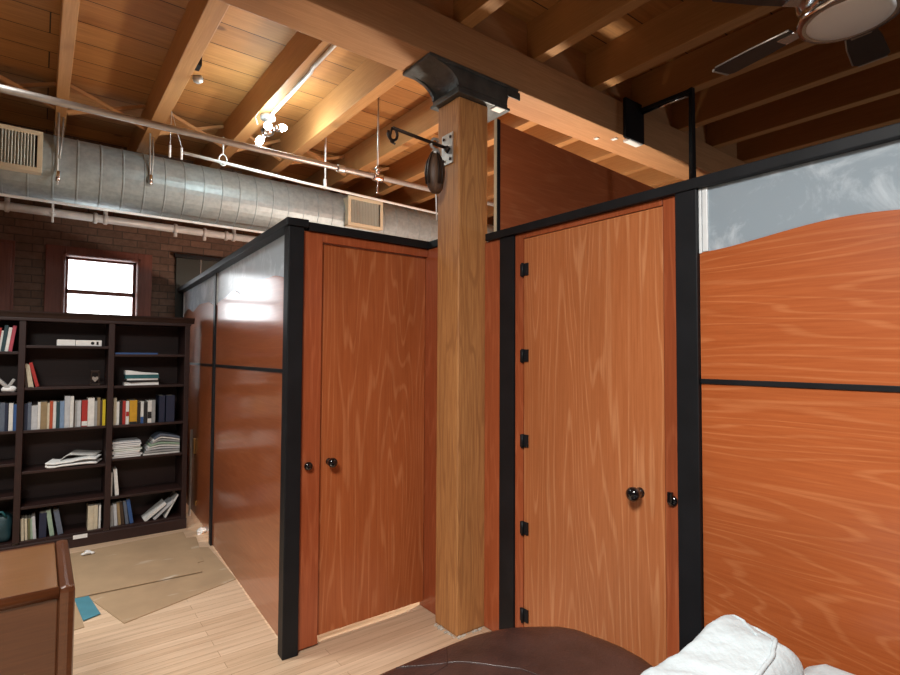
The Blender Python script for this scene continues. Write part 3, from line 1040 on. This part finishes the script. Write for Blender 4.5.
pb = thing('pulley_block', (1.72, 2.389, 2.39), 'old wooden pulley block hanging from the iron bar on the column', 'pulley')
mb = MB()
cx, cy, cz = 1.722, 2.389, 2.52
mb.lathe([(.004, -.116), (.026, -.112), (.044, -.085), (.055, -.03), (.057, .01), (.050, .055), (.036, .09), (.020, .112), (.004, .118)], (cx, cy, cz), (0, 0, 1), 20)
for v in mb.bm.verts:
    v.co.y = cy + (v.co.y - cy) * .8
    v.co.x += .004 * mnoise.noise(v.co * 30)
mb.build('block', M['pulley_wood'], pb)
for dx in (-.011, .011):
    MB().tube([(cx + dx * .4, cy - .018, cz + .112), (cx + dx, cy - .043, cz + .05), (cx + dx * 1.1, cy - .049, cz - .01), (cx + dx, cy - .044, cz - .07)], .006, 6).build('iron_strap', M['rust'], pb)
    MB().tube([(cx - .022, cy + dx * .4, cz + .112), (cx - .051, cy + dx, cz + .05), (cx - .060, cy + dx * 1.1, cz - .01), (cx - .052, cy + dx, cz - .07)], .006, 6).build('iron_strap', M['rust'], pb)
mb = MB()
mb.lathe([(.024, 0), (.026, .012), (.018, .03), (.010, .036)], (cx, cy, cz + .10), (0, 0, 1), 12)
mb.tube([(cx, cy, cz + .13), (cx - .028, cy, cz + .142), (cx - .033, cy, cz + .165), (cx - .018, cy, cz + .188), (cx + .004, cy, cz + .192), (cx + .018, cy, cz + .178)], .008, 8)
mb.build('hook', M['zinc'], pb)
MB().tube([(cx + .012, cy + .01, cz - .11), (cx + .014, cy + .01, cz - .17), (cx + .018, cy + .012, cz - .26)], .004, 6).build('rope_end', M['white_pipe'], pb)

# ------------------------------------------------------------------ ceiling fan
fx, fy, fz = 2.06, .565, 2.60
fn = thing('ceiling_fan', (fx, fy, fz), 'black five-blade ceiling fan with round light, above the partition', 'fan')
MB().tube([(fx, fy, 2.86), (fx, fy, 3.59)], .014, 10).lathe([(.06, 0), (.065, -.03), (.03, -.06)], (fx, fy, 3.6), (0, 0, 1), 18).build('down_rod', M['chrome'], fn)
MB().lathe([(.115, .06), (.145, .075), (.15, .11), (.14, .17), (.09, .22), (.03, .27)], (fx, fy, fz), (0, 0, 1), 32).build('motor_housing', M['chrome'], fn)
MB().lathe([(.128, .002), (.142, .004), (.146, .02), (.135, .05), (.12, .065)], (fx, fy, fz), (0, 0, 1), 36).build('light_rim', M['chrome'], fn)
MB().lathe([(.001, -.012), (.06, -.009), (.10, -.003), (.126, .004), (.126, .012)], (fx, fy, fz), (0, 0, 1), 36).build('light_glass', M['fan_glass'], fn)
for k in range(5):
    a = math.radians(7 + 72 * k)
    mt = Matrix.Translation((fx, fy, fz + .05)) @ Matrix.Rotation(a, 4, 'Z') @ Matrix.Rotation(math.radians(-5), 4, 'X')
    t = MB()
    poly = [(.17, -.038), (.30, -.052), (.445, -.056), (.46, -.045), (.46, .045), (.445, .056), (.30, .052), (.17, .038)]
    t.prism(poly, 'z', -.004, .004)
    for v in t.bm.verts:
        v.co = mt @ v.co
    bl = t.build('blade', M['fan_blade'], fn)
    t = MB()
    t.box(.461, .470, -.045, .045, -.005, .005, .001)
    t.tube([(.17, .041, 0), (.30, .055, 0), (.445, .059, 0)], .003, 6)
    for v in t.bm.verts:
        v.co = mt @ v.co
    t.build('blade_edging', M['fan_trim'], bl)
    t = MB()
    t.prism([(.10, -.03), (.15, -.022), (.22, -.03), (.22, .03), (.15, .022), (.10, .03)], 'z', -.012, -.005)
    for v in t.bm.verts:
        v.co = mt @ v.co
    t.build('blade_iron', M['chrome'], bl)

# ------------------------------------------------------------------ bookcase
BF, BB = 5.126, 5.44
bc = thing('bookcase', (0.2, 5.28, 0), 'tall espresso wood bookcase in three bays against the brick wall side', 'bookcase')
XS = [-0.665, -0.627, -0.125, -0.084, 0.444, 0.485, 1.008, 1.046]
mb = MB()
mb.box(XS[0], XS[1], BF, BB, 0, 1.76, .003)
mb.build('side_panel', M['espresso'], bc)
mb = MB()
mb.box(XS[6], XS[7], BF, BB, 0, 1.76, .003)
mb.build('side_panel', M['espresso'], bc)
for a in (2, 4):
    MB().box(XS[a], XS[a + 1], BF, BB, .10, 1.76, .003).build('divider', M['espresso'], bc)
MB().box(XS[1], XS[6], BB - .012, BB, .08, 1.76).build('back_panel', M['espresso'], bc)
mb = MB()
mb.box(XS[0] - .004, XS[7] + .004, BF - .008, BB, 1.752, 1.775, .003)
mb.prism([(BF - .008, 1.775), (BF - .014, 1.785), (BF - .020, 1.797), (BF - .034, 1.813), (BF - .036, 1.824), (BB, 1.824), (BB, 1.775)], 'x', XS[0] - .03, XS[7] + .03)
mb.build('crown', M['espresso'], bc)
mb = MB()
mb.box(XS[0] - .004, XS[7] + .004, BF - .014, BF + .02, 0, .088, .006)
mb.build('plinth', M['espresso'], bc)
SH = {0: [1.52, 1.215, .93, .69, .45, .105], 1: [1.568, 1.25, .928, .622, .36, .105], 2: [1.505, 1.246, .925, .655, .350, .105]}
for bay in range(3):
    a, b = XS[1 + 2 * bay], XS[2 + 2 * bay]
    for z in SH[bay]:
        MB().box(a, b, BF + .012, BB - .012, z - .02, z, .002).build('shelf', M['espresso'], bc)
BAY = ['edge bay', 'middle bay', 'partition bay']
SHN = ['top', 'second', 'third', 'fourth', 'fifth', 'bottom']

COL = {'navy': (.012, .018, .045), 'slate': (.10, .125, .17), 'grey': (.30, .31, .31), 'light grey': (.46, .48, .50), 'white': (.68, .68, .65), 'cream': (.55, .49, .36), 'tan': (.26, .19, .10), 'brown': (.05, .03, .018), 'black': (.012, .012, .014), 'red': (.36, .022, .018), 'orange-red': (.42, .07, .025), 'teal': (.015, .10, .115), 'dark teal': (.012, .045, .055), 'pale blue': (.17, .26, .40), 'blue': (.03, .09, .25), 'yellow': (.60, .46, .02), 'amber': (.55, .30, .02), 'pale green': (.27, .38, .29), 'olive': (.13, .13, .06), 'pink': (.42, .06, .09)}
CM = {k: flat('cover_' + k.replace(' ', '_').replace('-', '_'), v, .5, 0, .12, 30) for k, v in COL.items()}


def book(x, w, h, d, z, color, label, group, lean=0.0, setback=.03, kind='book', band=None):
    """upright book: spine to the viewer; lean in degrees (positive: top toward +x)"""
    mt = Matrix.Translation((x, 0, z)) @ Matrix.Rotation(math.radians(lean), 4, 'Y')
    if lean < 0:
        mt = Matrix.Translation((x + w, 0, z)) @ Matrix.Rotation(math.radians(lean), 4, 'Y') @ Matrix.Translation((-w, 0, 0))
    y0 = BF + .012 + setback
    c = min(.003, w * .2)
    mb = MB().use(CM[color])
    if lean > 0:
        mt = mt @ Matrix.Translation((0, 0, w * math.sin(math.radians(lean))))
    if lean < 0:
        mt = mt @ Matrix.Translation((0, 0, w * math.sin(math.radians(-lean))))
    mb.box(0, w, y0, y0 + c, 0, h, .001, mt).box(0, c, y0 + c, y0 + d, 0, h, 0, mt).box(w - c, w, y0 + c, y0 + d, 0, h, 0, mt)
    mb.use(M['pages']).box(c, w - c, y0 + c, y0 + d - .004, .003, h - .004, 0, mt)
    if band:
        mb.use(CM[band[0]]).box(.001, w - .001, y0 - .0006, y0 + .001, h * band[1], h * band[2], 0, mt)
    o = mb.build('book', None, None, (x, y0, z))
    return tag(o, label, 'book', group)


ORD = ['first', 'second', 'third', 'fourth', 'fifth', 'sixth', 'seventh', 'eighth', 'ninth', 'tenth', 'eleventh', 'twelfth', 'thirteenth', 'fourteenth', 'fifteenth', 'sixteenth', 'seventeenth', 'eighteenth', 'nineteenth', 'twentieth', 'twenty-first', 'twenty-second']


def row(bay, si, x, entries, wf=1.0, gap=.0006):
    """entries: (colour, width, height, lean, gap before, band)"""
    g = 'books on the %s shelf, %s' % (SHN[si], BAY[bay])
    z = SH[bay][si]
    for i, e in enumerate(entries):
        c, w, h = e[0], e[1] * wf, e[2]
        lean = e[3] if len(e) > 3 else 0
        x += (e[4] if len(e) > 4 else 0)
        sz = 'thin' if w < .017 else ('thick' if w > .03 else 'medium')
        lab = '%s %s book, %s from left, %s shelf of the bookcase\'s %s' % (sz, c, ORD[i], SHN[si], BAY[bay])
        book(x, w, h, .15 + .02 * ((i * 7) % 3), z, c, lab, g, lean, .02 + .012 * ((i * 5) % 4) / 3, 'book', e[5] if len(e) > 5 else None)
        x += w + gap


row(1, 2, -.082, [('navy', .020, .200), ('slate', .020, .205), ('light grey', .034, .182), ('white', .016, .206), ('tan', .036, .208), ('cream', .014, .198), ('orange-red', .018, .212), ('white', .018, .207), ('dark teal', .020, .205), ('pale blue', .026, .208), ('light grey', .032, .246), ('white', .022, .243), ('brown', .006, .20), ('grey', .012, .208), ('light grey', .024, .207), ('red', .036, .208, 0, .004, ('white', .03, .2)), ('white', .040, .225), ('grey', .017, .2), ('tan', .018, .224), ('brown', .014, .2), ('yellow', .018, .207)], 1.09)
row(2, 2, .492, [('cream', .016, .222), ('white', .016, .19), ('black', .018, .192), ('red', .018, .193), ('white', .018, .190, 0, 0, ('red', .35, .55)), ('amber', .044, .195, 0, .003, ('black', .0, .1)), ('black', .020, .178), ('white', .018, .182, 0, 0, ('blue', 0, .3)), ('black', .022, .178), ('white', .024, .188, 0, 0, ('black', .2, .5)), ('grey', .022, .19), ('navy', .034, .226, 0, .03), ('navy', .052, .226, 0, .008)], 1.25)
row(0, 2, -.30, [('tan', .02, .20), ('navy', .022, .205), ('slate', .026, .21, 0, .01), ('slate', .028, .21), ('navy', .018, .205), ('white', .025, .205, 0, .003), ('blue', .020, .195)])
row(0, 0, -.30, [('grey', .02, .16, 5), ('white', .018, .165, 5), ('red', .017, .175, 6), ('white', .013, .155, 6), ('dark teal', .022, .195, 6), ('white', .020, .18, 7), ('pink', .022, .195, 7)])
row(1, 1, -.080, [('brown', .020, .145, -8), ('cream', .020, .178, -10), ('cream', .010, .175, -10), ('red', .022, .19, -14, .012)])
row(1, 5, -.075, [('cream', .018, .165, -2), ('cream', .016, .16, -2, .004), ('olive', .014, .158, -2, .003), ('pale green', .014, .155, -3), ('light grey', .020, .17, -4), ('navy', .045, .185, 0, .014), ('pale green', .028, .20, -8, .022), ('slate', .034, .19, -10, .022)])
row(1, 5, .338, [('cream', .036, .19, 0), ('cream', .030, .19, 0), ('white', .014, .185, 0, .006)])
for o in list(C.objects):   # the second run of the bottom shelf gets labels of its own
    pass
row(2, 4, .488, [('white', .010, .19, 0), ('white', .026, .215, -5, .022)])
row(2, 5, .492, [('grey', .022, .17, -3), ('light grey', .024, .175, -4, .004), ('tan', .020, .185, -5, .004), ('brown', .022, .19, -6, .003), ('slate', .022, .185, -7, .006), ('blue', .026, .20, -9, .008)])
row(2, 5, .715, [('white', .022, .20, 52), ('light grey', .020, .20, 48, .05), ('white', .012, .205, 28, .075)])
# the three short runs on a shared shelf are told apart by their place
seen = {}
for o in list(C.objects):
    if o.get('category') == 'book':
        seen.setdefault(o['label'], []).append(o)
for lab, os_ in seen.items():
    for q, o in enumerate(os_[1:]):
        o['label'] = lab.replace(' from left', ' in the far run')
tgroups = {}
for o in list(C.objects):
    if o.get('category') == 'book' and o.get('group') == 'books on the bottom shelf, partition bay' and o.location.x > .69:
        o['label'] = '%s book slumped far over on the bottom shelf beside the partition, %s' % (('white', 'light grey', 'thin white')[len(tgroups)], ('undermost', 'middle', 'topmost')[len(tgroups)])
        tgroups[o.name] = 1
tg2 = 0
for o in list(C.objects):
    if o.get('category') == 'book' and o.get('group') == 'books on the bottom shelf, middle bay' and o.location.x > .32:
        o['label'] = '%s at the far end of the middle bay, bottom shelf' % ('thick cream book', 'second thick cream book', 'thin white book')[tg2]
        tg2 += 1


def lying(name, x0, x1, z, h, color, label, group=None, cat='book', y=.03, d=.2, pages=True, mat=None, rot=0):
    y0 = BF + y
    cx_, cy_ = (x0 + x1) / 2, y0 + d / 2
    mt = Matrix.Translation((cx_, cy_, 0)) @ Matrix.Rotation(math.radians(rot), 4, 'Z') @ Matrix.Translation((-cx_, -cy_, 0))
    mm = mat or CM[color]
    c = min(.003, h * .2)
    mb = MB().use(mm)
    mb.box(x0, x1, y0, y0 + d, z, z + c, 0, mt).box(x0, x1, y0, y0 + d, z + h - c, z + h, 0, mt)
    if pages:
        mb.use(M['paper'])
    mb.box(x0 + .002, x1 - .002, y0 + .002, y0 + d - .002, z + c, z + h - c, 0, mt)
    o = mb.build(name, None, None, (cx_, cy_, z))
    return tag(o, label, cat, group)


z = SH[1][0]
fo = thing('ring_binder', (.20, 5.2, z), 'white ring binder lying flat on the top shelf, middle bay, without holes', 'binder', 'flat white binders on the top shelf')
MB().box(.105, .222, BF + .03, BF + .26, z, z + .048, .004).build('cover', M['paper'], fo)
fo = thing('ring_binder', (.33, 5.2, z), 'white ring binder lying flat on the top shelf with dark finger hole', 'binder', 'flat white binders on the top shelf')
MB().box(.224, .398, BF + .028, BF + .26, z, z + .046, .004).build('cover', M['paper'], fo)
MB().lathe([(.012, 0), (.012, .003)], (.336, BF + .028, z + .023), (0, -1, 0), 16).build('finger_hole', M['void'], fo)
MB().box(.362, .376, BF + .0255, BF + .029, z + .01, z + .036, .001).build('spine_label', M['void'], fo)

z = SH[1][1]
od = thing('small_clock', (.37, 5.2, z), 'small dark ornament with a pale heart-shaped face on the second shelf', 'ornament')
mb = MB()
mb.box(.325, .400, BF + .05, BF + .10, z, z + .016, .003).box(.332, .342, BF + .06, BF + .09, z + .016, z + .115, .003).box(.383, .393, BF + .06, BF + .09, z + .016, z + .115, .003).box(.332, .393, BF + .06, BF + .09, z + .105, z + .122, .003)
mb.build('body', M['rust'], od)
MB().prism([(.362, z + .028), (.384, z + .055), (.382, z + .07), (.373, z + .073), (.362, z + .064), (.351, z + .073), (.342, z + .07), (.340, z + .055)], 'y', BF + .062, BF + .07).build('face', M['fan_trim'], od)

z = SH[0][1]
mo = thing('desk_ornament', (-.19, 5.2, z), 'grey angular ornament with white crumpled base on the edge bay shelf', 'ornament')
mb = MB()
mb.box(-.012, .012, -.04, .04, 0, .17, .004, Matrix.Translation((-.16, BF + .07, z + .012)) @ Matrix.Rotation(math.radians(-42), 4, 'Y'))
mb.box(-.010, .010, -.03, .03, 0, .09, .004, Matrix.Translation((-.19, BF + .08, z + .02)) @ Matrix.Rotation(math.radians(30), 4, 'Y'))
mb.build('wing', M['zinc'], mo)
MB().soft((-.175, BF + .06, z + .022), (.045, .035, .024), (.03, .03, .022), 6, lambda q: q + Vector((0, 0, .008 * mnoise.noise(q * 40)))).build('base', M['paper'], mo)

lying('book', .490, .80, SH[2][0], .013, 'blue', 'blue flat book lying on the top shelf of the bay nearest the partition', None, 'book', .012, .22, False)
z = SH[2][1]
for c, x0, x1, h, r, lab in (('white', .565, .818, .022, -1, 'white lying book at the very bottom of the second shelf stack'), ('black', .60, .812, .02, 2, 'black lying book second from bottom in the shelf stack'), ('white', .58, .81, .014, 0, 'white thin lying book in the middle of the shelf stack'), ('teal', .572, .82, .032, -2, 'teal thick lying book near the top of the shelf stack')):
    lying('book', x0, x1, z, h, c, lab, 'books lying in a stack on the second shelf', 'book', .03, .19, c not in ('black', 'teal'), None, r)
    z += h
mb = MB().use(M['paper'])
mb.prism([(.572, z), (.812, z), (.812, z + .008), (.70, z + .018), (.60, z + .035), (.572, z + .035)], 'y', BF + .04, BF + .2)
tag(mb.build('paper_stack', None, None, (.69, 5.23, z)), 'loose white papers curling on top of the teal book', 'paper')

z = SH[1][3]


nw = thing('newspaper', (.26, 5.25, z), 'folded white newspapers in a loose heap on the fourth shelf, middle bay', 'newspaper')


def sheet_curve(pts, t, y0, y1, tilt, mat, name):
    """a limp folded sheet: profile in x-z swept over the shelf depth, higher at the back by tilt"""
    mb = MB()
    P_ = []
    for a, b in zip(pts, pts[1:]):
        for k in range(6):
            P_.append(Vector(a).lerp(Vector(b), k / 6))
    P_.append(Vector(pts[-1]))
    for _ in range(6):
        P_ = [P_[0]] + [(P_[k - 1] + P_[k] * 2 + P_[k + 1]) / 4 for k in range(1, len(P_) - 1)] + [P_[-1]]
    ny = 8
    g_ = [[], []]
    for side in (0, 1):
        for k in range(ny + 1):
            y = y0 + (y1 - y0) * k / ny
            row_ = []
            for p in P_:
                n_ = mnoise.noise(Vector((p.x * 16, y * 16, side * 0))) * .005
                row_.append(mb.bm.verts.new((p.x + .05 * (k / ny), y, max(z + .0006, p.y + tilt * k / ny + abs(n_) + side * t))))
            g_[side].append(row_)
    m_ = len(P_)
    for side in (0, 1):
        for k in range(ny):
            for q in range(m_ - 1):
                mb._f([g_[side][k][q], g_[side][k][q + 1], g_[side][k + 1][q + 1], g_[side][k + 1][q]])
    for k in range(ny):
        for q in (0, m_ - 1):
            mb._f([g_[0][k][q], g_[0][k + 1][q], g_[1][k + 1][q], g_[1][k][q]])
    for q in range(m_ - 1):
        for k in (0, ny):
            mb._f([g_[0][k][q], g_[0][k][q + 1], g_[1][k][q + 1], g_[1][k][q]])
    for f in mb.bm.faces:
        f.smooth = True
    return mb.build(name, mat, nw)


sheet_curve([(.055, z + .016), (.075, z + .003), (.13, z + .003), (.22, z + .010), (.31, z + .012), (.385, z + .006)], .012, BF + .02, BF + .17, .004, M['paper'], 'folded_sheet')
sheet_curve([(.055, z + .034), (.10, z + .024), (.20, z + .028), (.30, z + .046), (.38, z + .036)], .010, BF + .03, BF + .17, .010, M['paper'], 'folded_sheet')
sheet_curve([(.15, z + .040), (.20, z + .085), (.26, z + .072), (.385, z + .056)], .008, BF + .10, BF + .24, .012, M['greycloth'], 'inner_sheet')

z0 = SH[2][3]
for st, (xa, xb, n) in enumerate(((.488, .695, 9), (.712, .99, 8))):
    z = z0
    for k in range(n):
        h = .0115 + .003 * ((k * 5) % 3)
        dx = .008 * math.sin(k * 2.1)
        c = ['white', 'grey', 'light grey', 'white', 'pale green', 'grey', 'white', 'slate', 'light grey'][k]
        if st == 0:
            lab = 'magazine %s in the flat stack by the divider' % ['at the very bottom', 'second from bottom', 'third from bottom', 'fourth from bottom', 'fifth from bottom', 'sixth from bottom', 'seventh from bottom', 'second from top', 'on top'][k]
            lying('magazine', xa + dx, xb + dx, z, h, c, c + ' ' + lab, 'magazines in the flat stack', 'magazine', .03, .2, True, None, 3 * math.sin(k * 1.7))
        else:
            # slumped stack: each magazine bends down at its far end
            mb = MB().use(CM[c])
            pts_t, pts_b = [], []
            sh = .012 * k
            for t in range(11):
                xx = xa + (xb - xa) * t / 10 + (sh if t < 5 else 0) * (1 - t / 5)
                zz = z + .018 * math.sin(t / 10 * math.pi * .95) * (k / 8) + (.006 * k * (1 - abs(t / 10 - .45)))
                pts_b.append((xx, zz))
                pts_t.append((xx, zz + h * .92))
            mb.prism(pts_b + list(reversed(pts_t)), 'y', BF + .035, BF + .235)
            o = mb.build('magazine', None, None, (xa, BF + .13, z))
            tag(o, '%s magazine %s in the slumped stack nearest the partition, fourth shelf' % (c, ['at the very bottom', 'second from bottom', 'third from bottom', 'fourth from bottom', 'fourth from top', 'third from top', 'second from top', 'on top'][k]), 'magazine', 'magazines in the slumped stack')
        z += h

z = SH[0][5]
bag = thing('cloth_bag', (-.20, 5.25, z), 'dark teal cloth bag on the bottom shelf at the picture edge', 'bag')
MB().soft((-.205, BF + .13, z + .10), (.075, .08, .10), (.04, .04, .05), 10, lambda q: q + Vector((.008 * mnoise.noise(q * 18), .008 * mnoise.noise(q * 17 + Vector((5, 0, 0))), 0))).build('body', CM['dark teal'], bag)
MB().tube([(-.24, BF + .06, z + .19), (-.23, BF + .055, z + .225), (-.19, BF + .055, z + .23), (-.165, BF + .06, z + .185)], .008, 8).build('handle', CM['teal'], bag)
MB().box(-.245, -.228, BF + .046, BF + .056, z + .005, z + .12, .003, Matrix.Rotation(0, 4, 'Z')).build('label_strip', CM['pale blue'], bag)

tag(MB().box(.243, .335, BF - .016, BF - .0145, .066, .096, 0).build('paper_tag', M['paper'], None, (.29, BF - .015, .06)), 'small white paper tag stuck on the bookcase plinth', 'tag')

# ------------------------------------------------------------------ floor litter
def sheet(name, pts, z, t, mat, label, cat, group=None):
    o = MB().prism(pts, 'z', z, z + t).build(name, mat, None, (pts[0][0], pts[0][1], z))
    return tag(o, label, cat, group)


sheet('cardboard_sheet', [(.27, 4.04), (.413, 3.514), (1.085, 3.757), (1.085, 4.5), (.9, 4.62)], .001, .004, M['card'], 'brown cardboard sheet with pointed corner lying under the bigger one', 'cardboard', 'cardboard sheets on the floor')
sheet('cardboard_sheet', [(.60, 4.15), (.985, 4.21), (1.06, 4.80), (.68, 4.9)], .0055, .004, M['card'], 'small brown cardboard sheet mostly hidden between the two larger ones', 'cardboard', 'cardboard sheets on the floor')
sheet('cardboard_sheet', [(.235, 4.03), (.925, 4.0), (1.0, 4.99), (.12, 4.93), (-.35, 4.9), (-.35, 4.1)], .010, .004, M['card'], 'large brown cardboard sheet lying on top in front of the bookcase', 'cardboard', 'cardboard sheets on the floor')
sheet('teal_card', [(.20, 4.12), (.278, 4.05), (.318, 3.715), (.232, 3.675)], .0062, .003, M['teal_card'], 'teal card sheet sticking out from under the cardboard', 'card')
sheet('cardboard_strip', [(.0, 4.0), (.215, 3.95), (.235, 3.60), (.0, 3.55)], .001, .003, M['card'], 'narrow tan cardboard strip beside the teal card', 'cardboard')


def crumple(c, r, label):
    def fn_(q):
        d = q - Vector(c)
        n_ = 1 + .9 * mnoise.noise(q * 45) + .3 * mnoise.noise(q * 110)
        return Vector((c[0] + d.x * n_, c[1] + d.y * n_, max(c[2] - r[2] + .0005, c[2] + d.z * n_)))
    tag(MB().soft(c, r, tuple(v * .8 for v in r), 8, fn_).build('crumpled_paper', M['paper'], None, (c[0], c[1], c[2] - r[2])), label, 'paper', 'crumpled papers on the floor')


crumple((.325, 4.84, .026), (.030, .022, .012), 'crumpled white paper on the big cardboard sheet by the plinth')
crumple((1.12, 4.90, .018), (.028, .036, .018), 'crumpled white paper on the floor against the long partition')

# ------------------------------------------------------------------ desk
dk = thing('wooden_desk', (-.45, 2.4, 0), 'walnut desk with rounded rail edges at the picture corner', 'desk')
MB().box(-1.2, .067, 2.165, 2.665, .727, .750, .003).build('desktop', M['desk_top'], dk)
mb = MB()
mb.tube([(-1.2, 2.152, .735), (.070, 2.152, .735)], .0185, 16)
mb.build('front_rail', M['desk'], dk)
mb = MB()
mb.box(.068, .112, 2.128, 2.69, .0, .757, .018)
mb.build('end_panel', M['desk'], dk)
MB().box(-1.25, -1.2, 2.128, 2.69, .0, .757, .02).build('end_panel', M['desk'], dk)
MB().box(-1.2, .068, 2.15, 2.17, .06, .725, .004).build('front_panel', M['desk'], dk)
MB().box(-1.2, .068, 2.666, 2.686, .06, .749, .004).build('back_panel', M['desk'], dk)

# ------------------------------------------------------------------ leather ottoman
ot = thing('leather_ottoman', (1.1, 1.25, 0), 'dark brown leather ottoman with rounded corners in front of the column', 'ottoman')


def ott(r, z, cx=1.25, cy=1.20, hy=.40):
    # one end rounder than the other
    out = []
    for k in range(72):
        a = 2 * math.pi * k / 72
        c, s = math.cos(a), math.sin(a)
        hx, e = (.485, 2.3) if c > 0 else (.78, 3.6)
        out.append((cx + hx * r * math.copysign(abs(c) ** (2 / e), c), cy + hy * r * math.copysign(abs(s) ** (2 / e), s), z))
    return out


mb = MB()
lev = [(.94, .10), (.985, .14), (1.0, .22), (1.0, .36), (.997, .40), (.985, .425), (.96, .442), (.90, .45), (.75, .456), (.55, .460), (.3, .462), (.02, .462)]
rings = []
for r, z in lev:
    ring = []
    for p in ott(r, z):
        q = Vector(p)
        if r > .2:
            q.z += .006 * mnoise.noise(Vector((q.x * 6, q.y * 6, 0))) + .0035 * mnoise.noise(Vector((q.x * 3, q.y * 24, 2)))
        ring.append(mb.bm.verts.new(q))
    rings.append(ring)
for A_, B_ in zip(rings, rings[1:]):
    for k in range(72):
        f = mb._f([A_[k], A_[(k + 1) % 72], B_[(k + 1) % 72], B_[k]])
        f.smooth = True
mb._f(rings[-1])
mb._f(list(reversed(rings[0])))
bmesh.ops.recalc_face_normals(mb.bm, faces=mb.bm.faces[:])
sm1 = drape(mb, [(.98, 1.57, .45), (1.15, 1.47, .47), (1.30, 1.30, .47), (1.36, 1.10, .47)], .0005)
sm2 = drape(mb, [(.70, 1.40, .47), (.90, 1.44, .47), (1.12, 1.47, .47), (1.20, 1.58, .45)], .0005)
cush = mb.build('cushion', M['leather'], ot)
MB().tube(sm1, .003, 6).build('seam', M['leather'], cush)
MB().tube(sm2, .003, 6).build('seam', M['leather'], cush)
for sx in (.66, 1.50):
    for sy in (.98, 1.42):
        MB().lathe([(.018, 0), (.026, .105)], (sx, sy, 0), (0, 0, 1), 14).build('leg', M['espresso'], ot)

# ------------------------------------------------------------------ white sofa
sf = thing('white_sofa', (1.2, .3, 0), 'white slipcovered sofa at the bottom of the picture', 'sofa')


def wr(q, amp=.008):
    n1 = mnoise.noise(Vector((q.x * 7, q.y * 5, q.z * 7))) * amp
    n2 = mnoise.noise(Vector((q.x * 22 + q.y * 14, q.y * 8, q.z * 10))) * amp * .55
    n3 = mnoise.noise(Vector((q.x * 44 + q.y * 60, q.y * 12 - q.x * 10, q.z * 16))) * amp * .32
    return q + Vector((0, n1 * .6, n1 + n2 + n3))


def backfn(q):
    # slumps towards its end and forward of the ridge
    e = max(0, (q.x - 1.50) / .14)
    f = max(0, .74 - q.y)
    up = 1 if q.z > .5 else 0
    q = Vector((q.x, q.y, q.z - .012 * e * e + up * (.032 * math.exp(-((q.x - 1.575) / .20) ** 2) * max(0, 1 - 5 * f) - .30 * f * f)))
    return wr(q, .013)


bkm = MB().soft((1.03, .655, .50), (.572, .105, .255), (.085, .035, .05), 64, backfn)
seam1 = drape(bkm, [(1.612, .735, .75), (1.60, .665, .76), (1.53, .61, .75), (1.46, .59, .756), (1.33, .575, .756), (1.1, .57, .756)], .002)
seam2 = drape(bkm, [(1.575, .76, .76), (1.56, .70, .77), (1.50, .635, .77)], .0015)
bk = bkm.build('back', M['canvas'], sf)
MB().tube(seam1, .006, 6).build('seam', M['canvas'], bk)
MB().tube(seam2, .004, 6).build('seam', M['canvas'], bk)
MB().soft((1.765, .225, .34), (.115, .425, .285), (.08, .055, .09), 14, lambda q: wr(q, .006)).build('armrest', M['canvas'], sf)
MB().soft((.55, .20, .33), (.115, .40, .268), (.09, .09, .10), 12, lambda q: wr(q, .006)).build('armrest', M['canvas'], sf)
MB().soft((1.155, .20, .30), (.485, .36, .13), (.05, .05, .06), 12, lambda q: wr(q, .006)).build('seat', M['canvas'], sf)
for sx in (.58, 1.72):
    for sy in (-.14, .62):
        MB().box(sx - .025, sx + .025, sy - .025, sy + .025, 0, .26, .004).build('leg', M['espresso'], sf)

for o in bpy.data.objects:
    if '_org' in o:
        del o['_org']
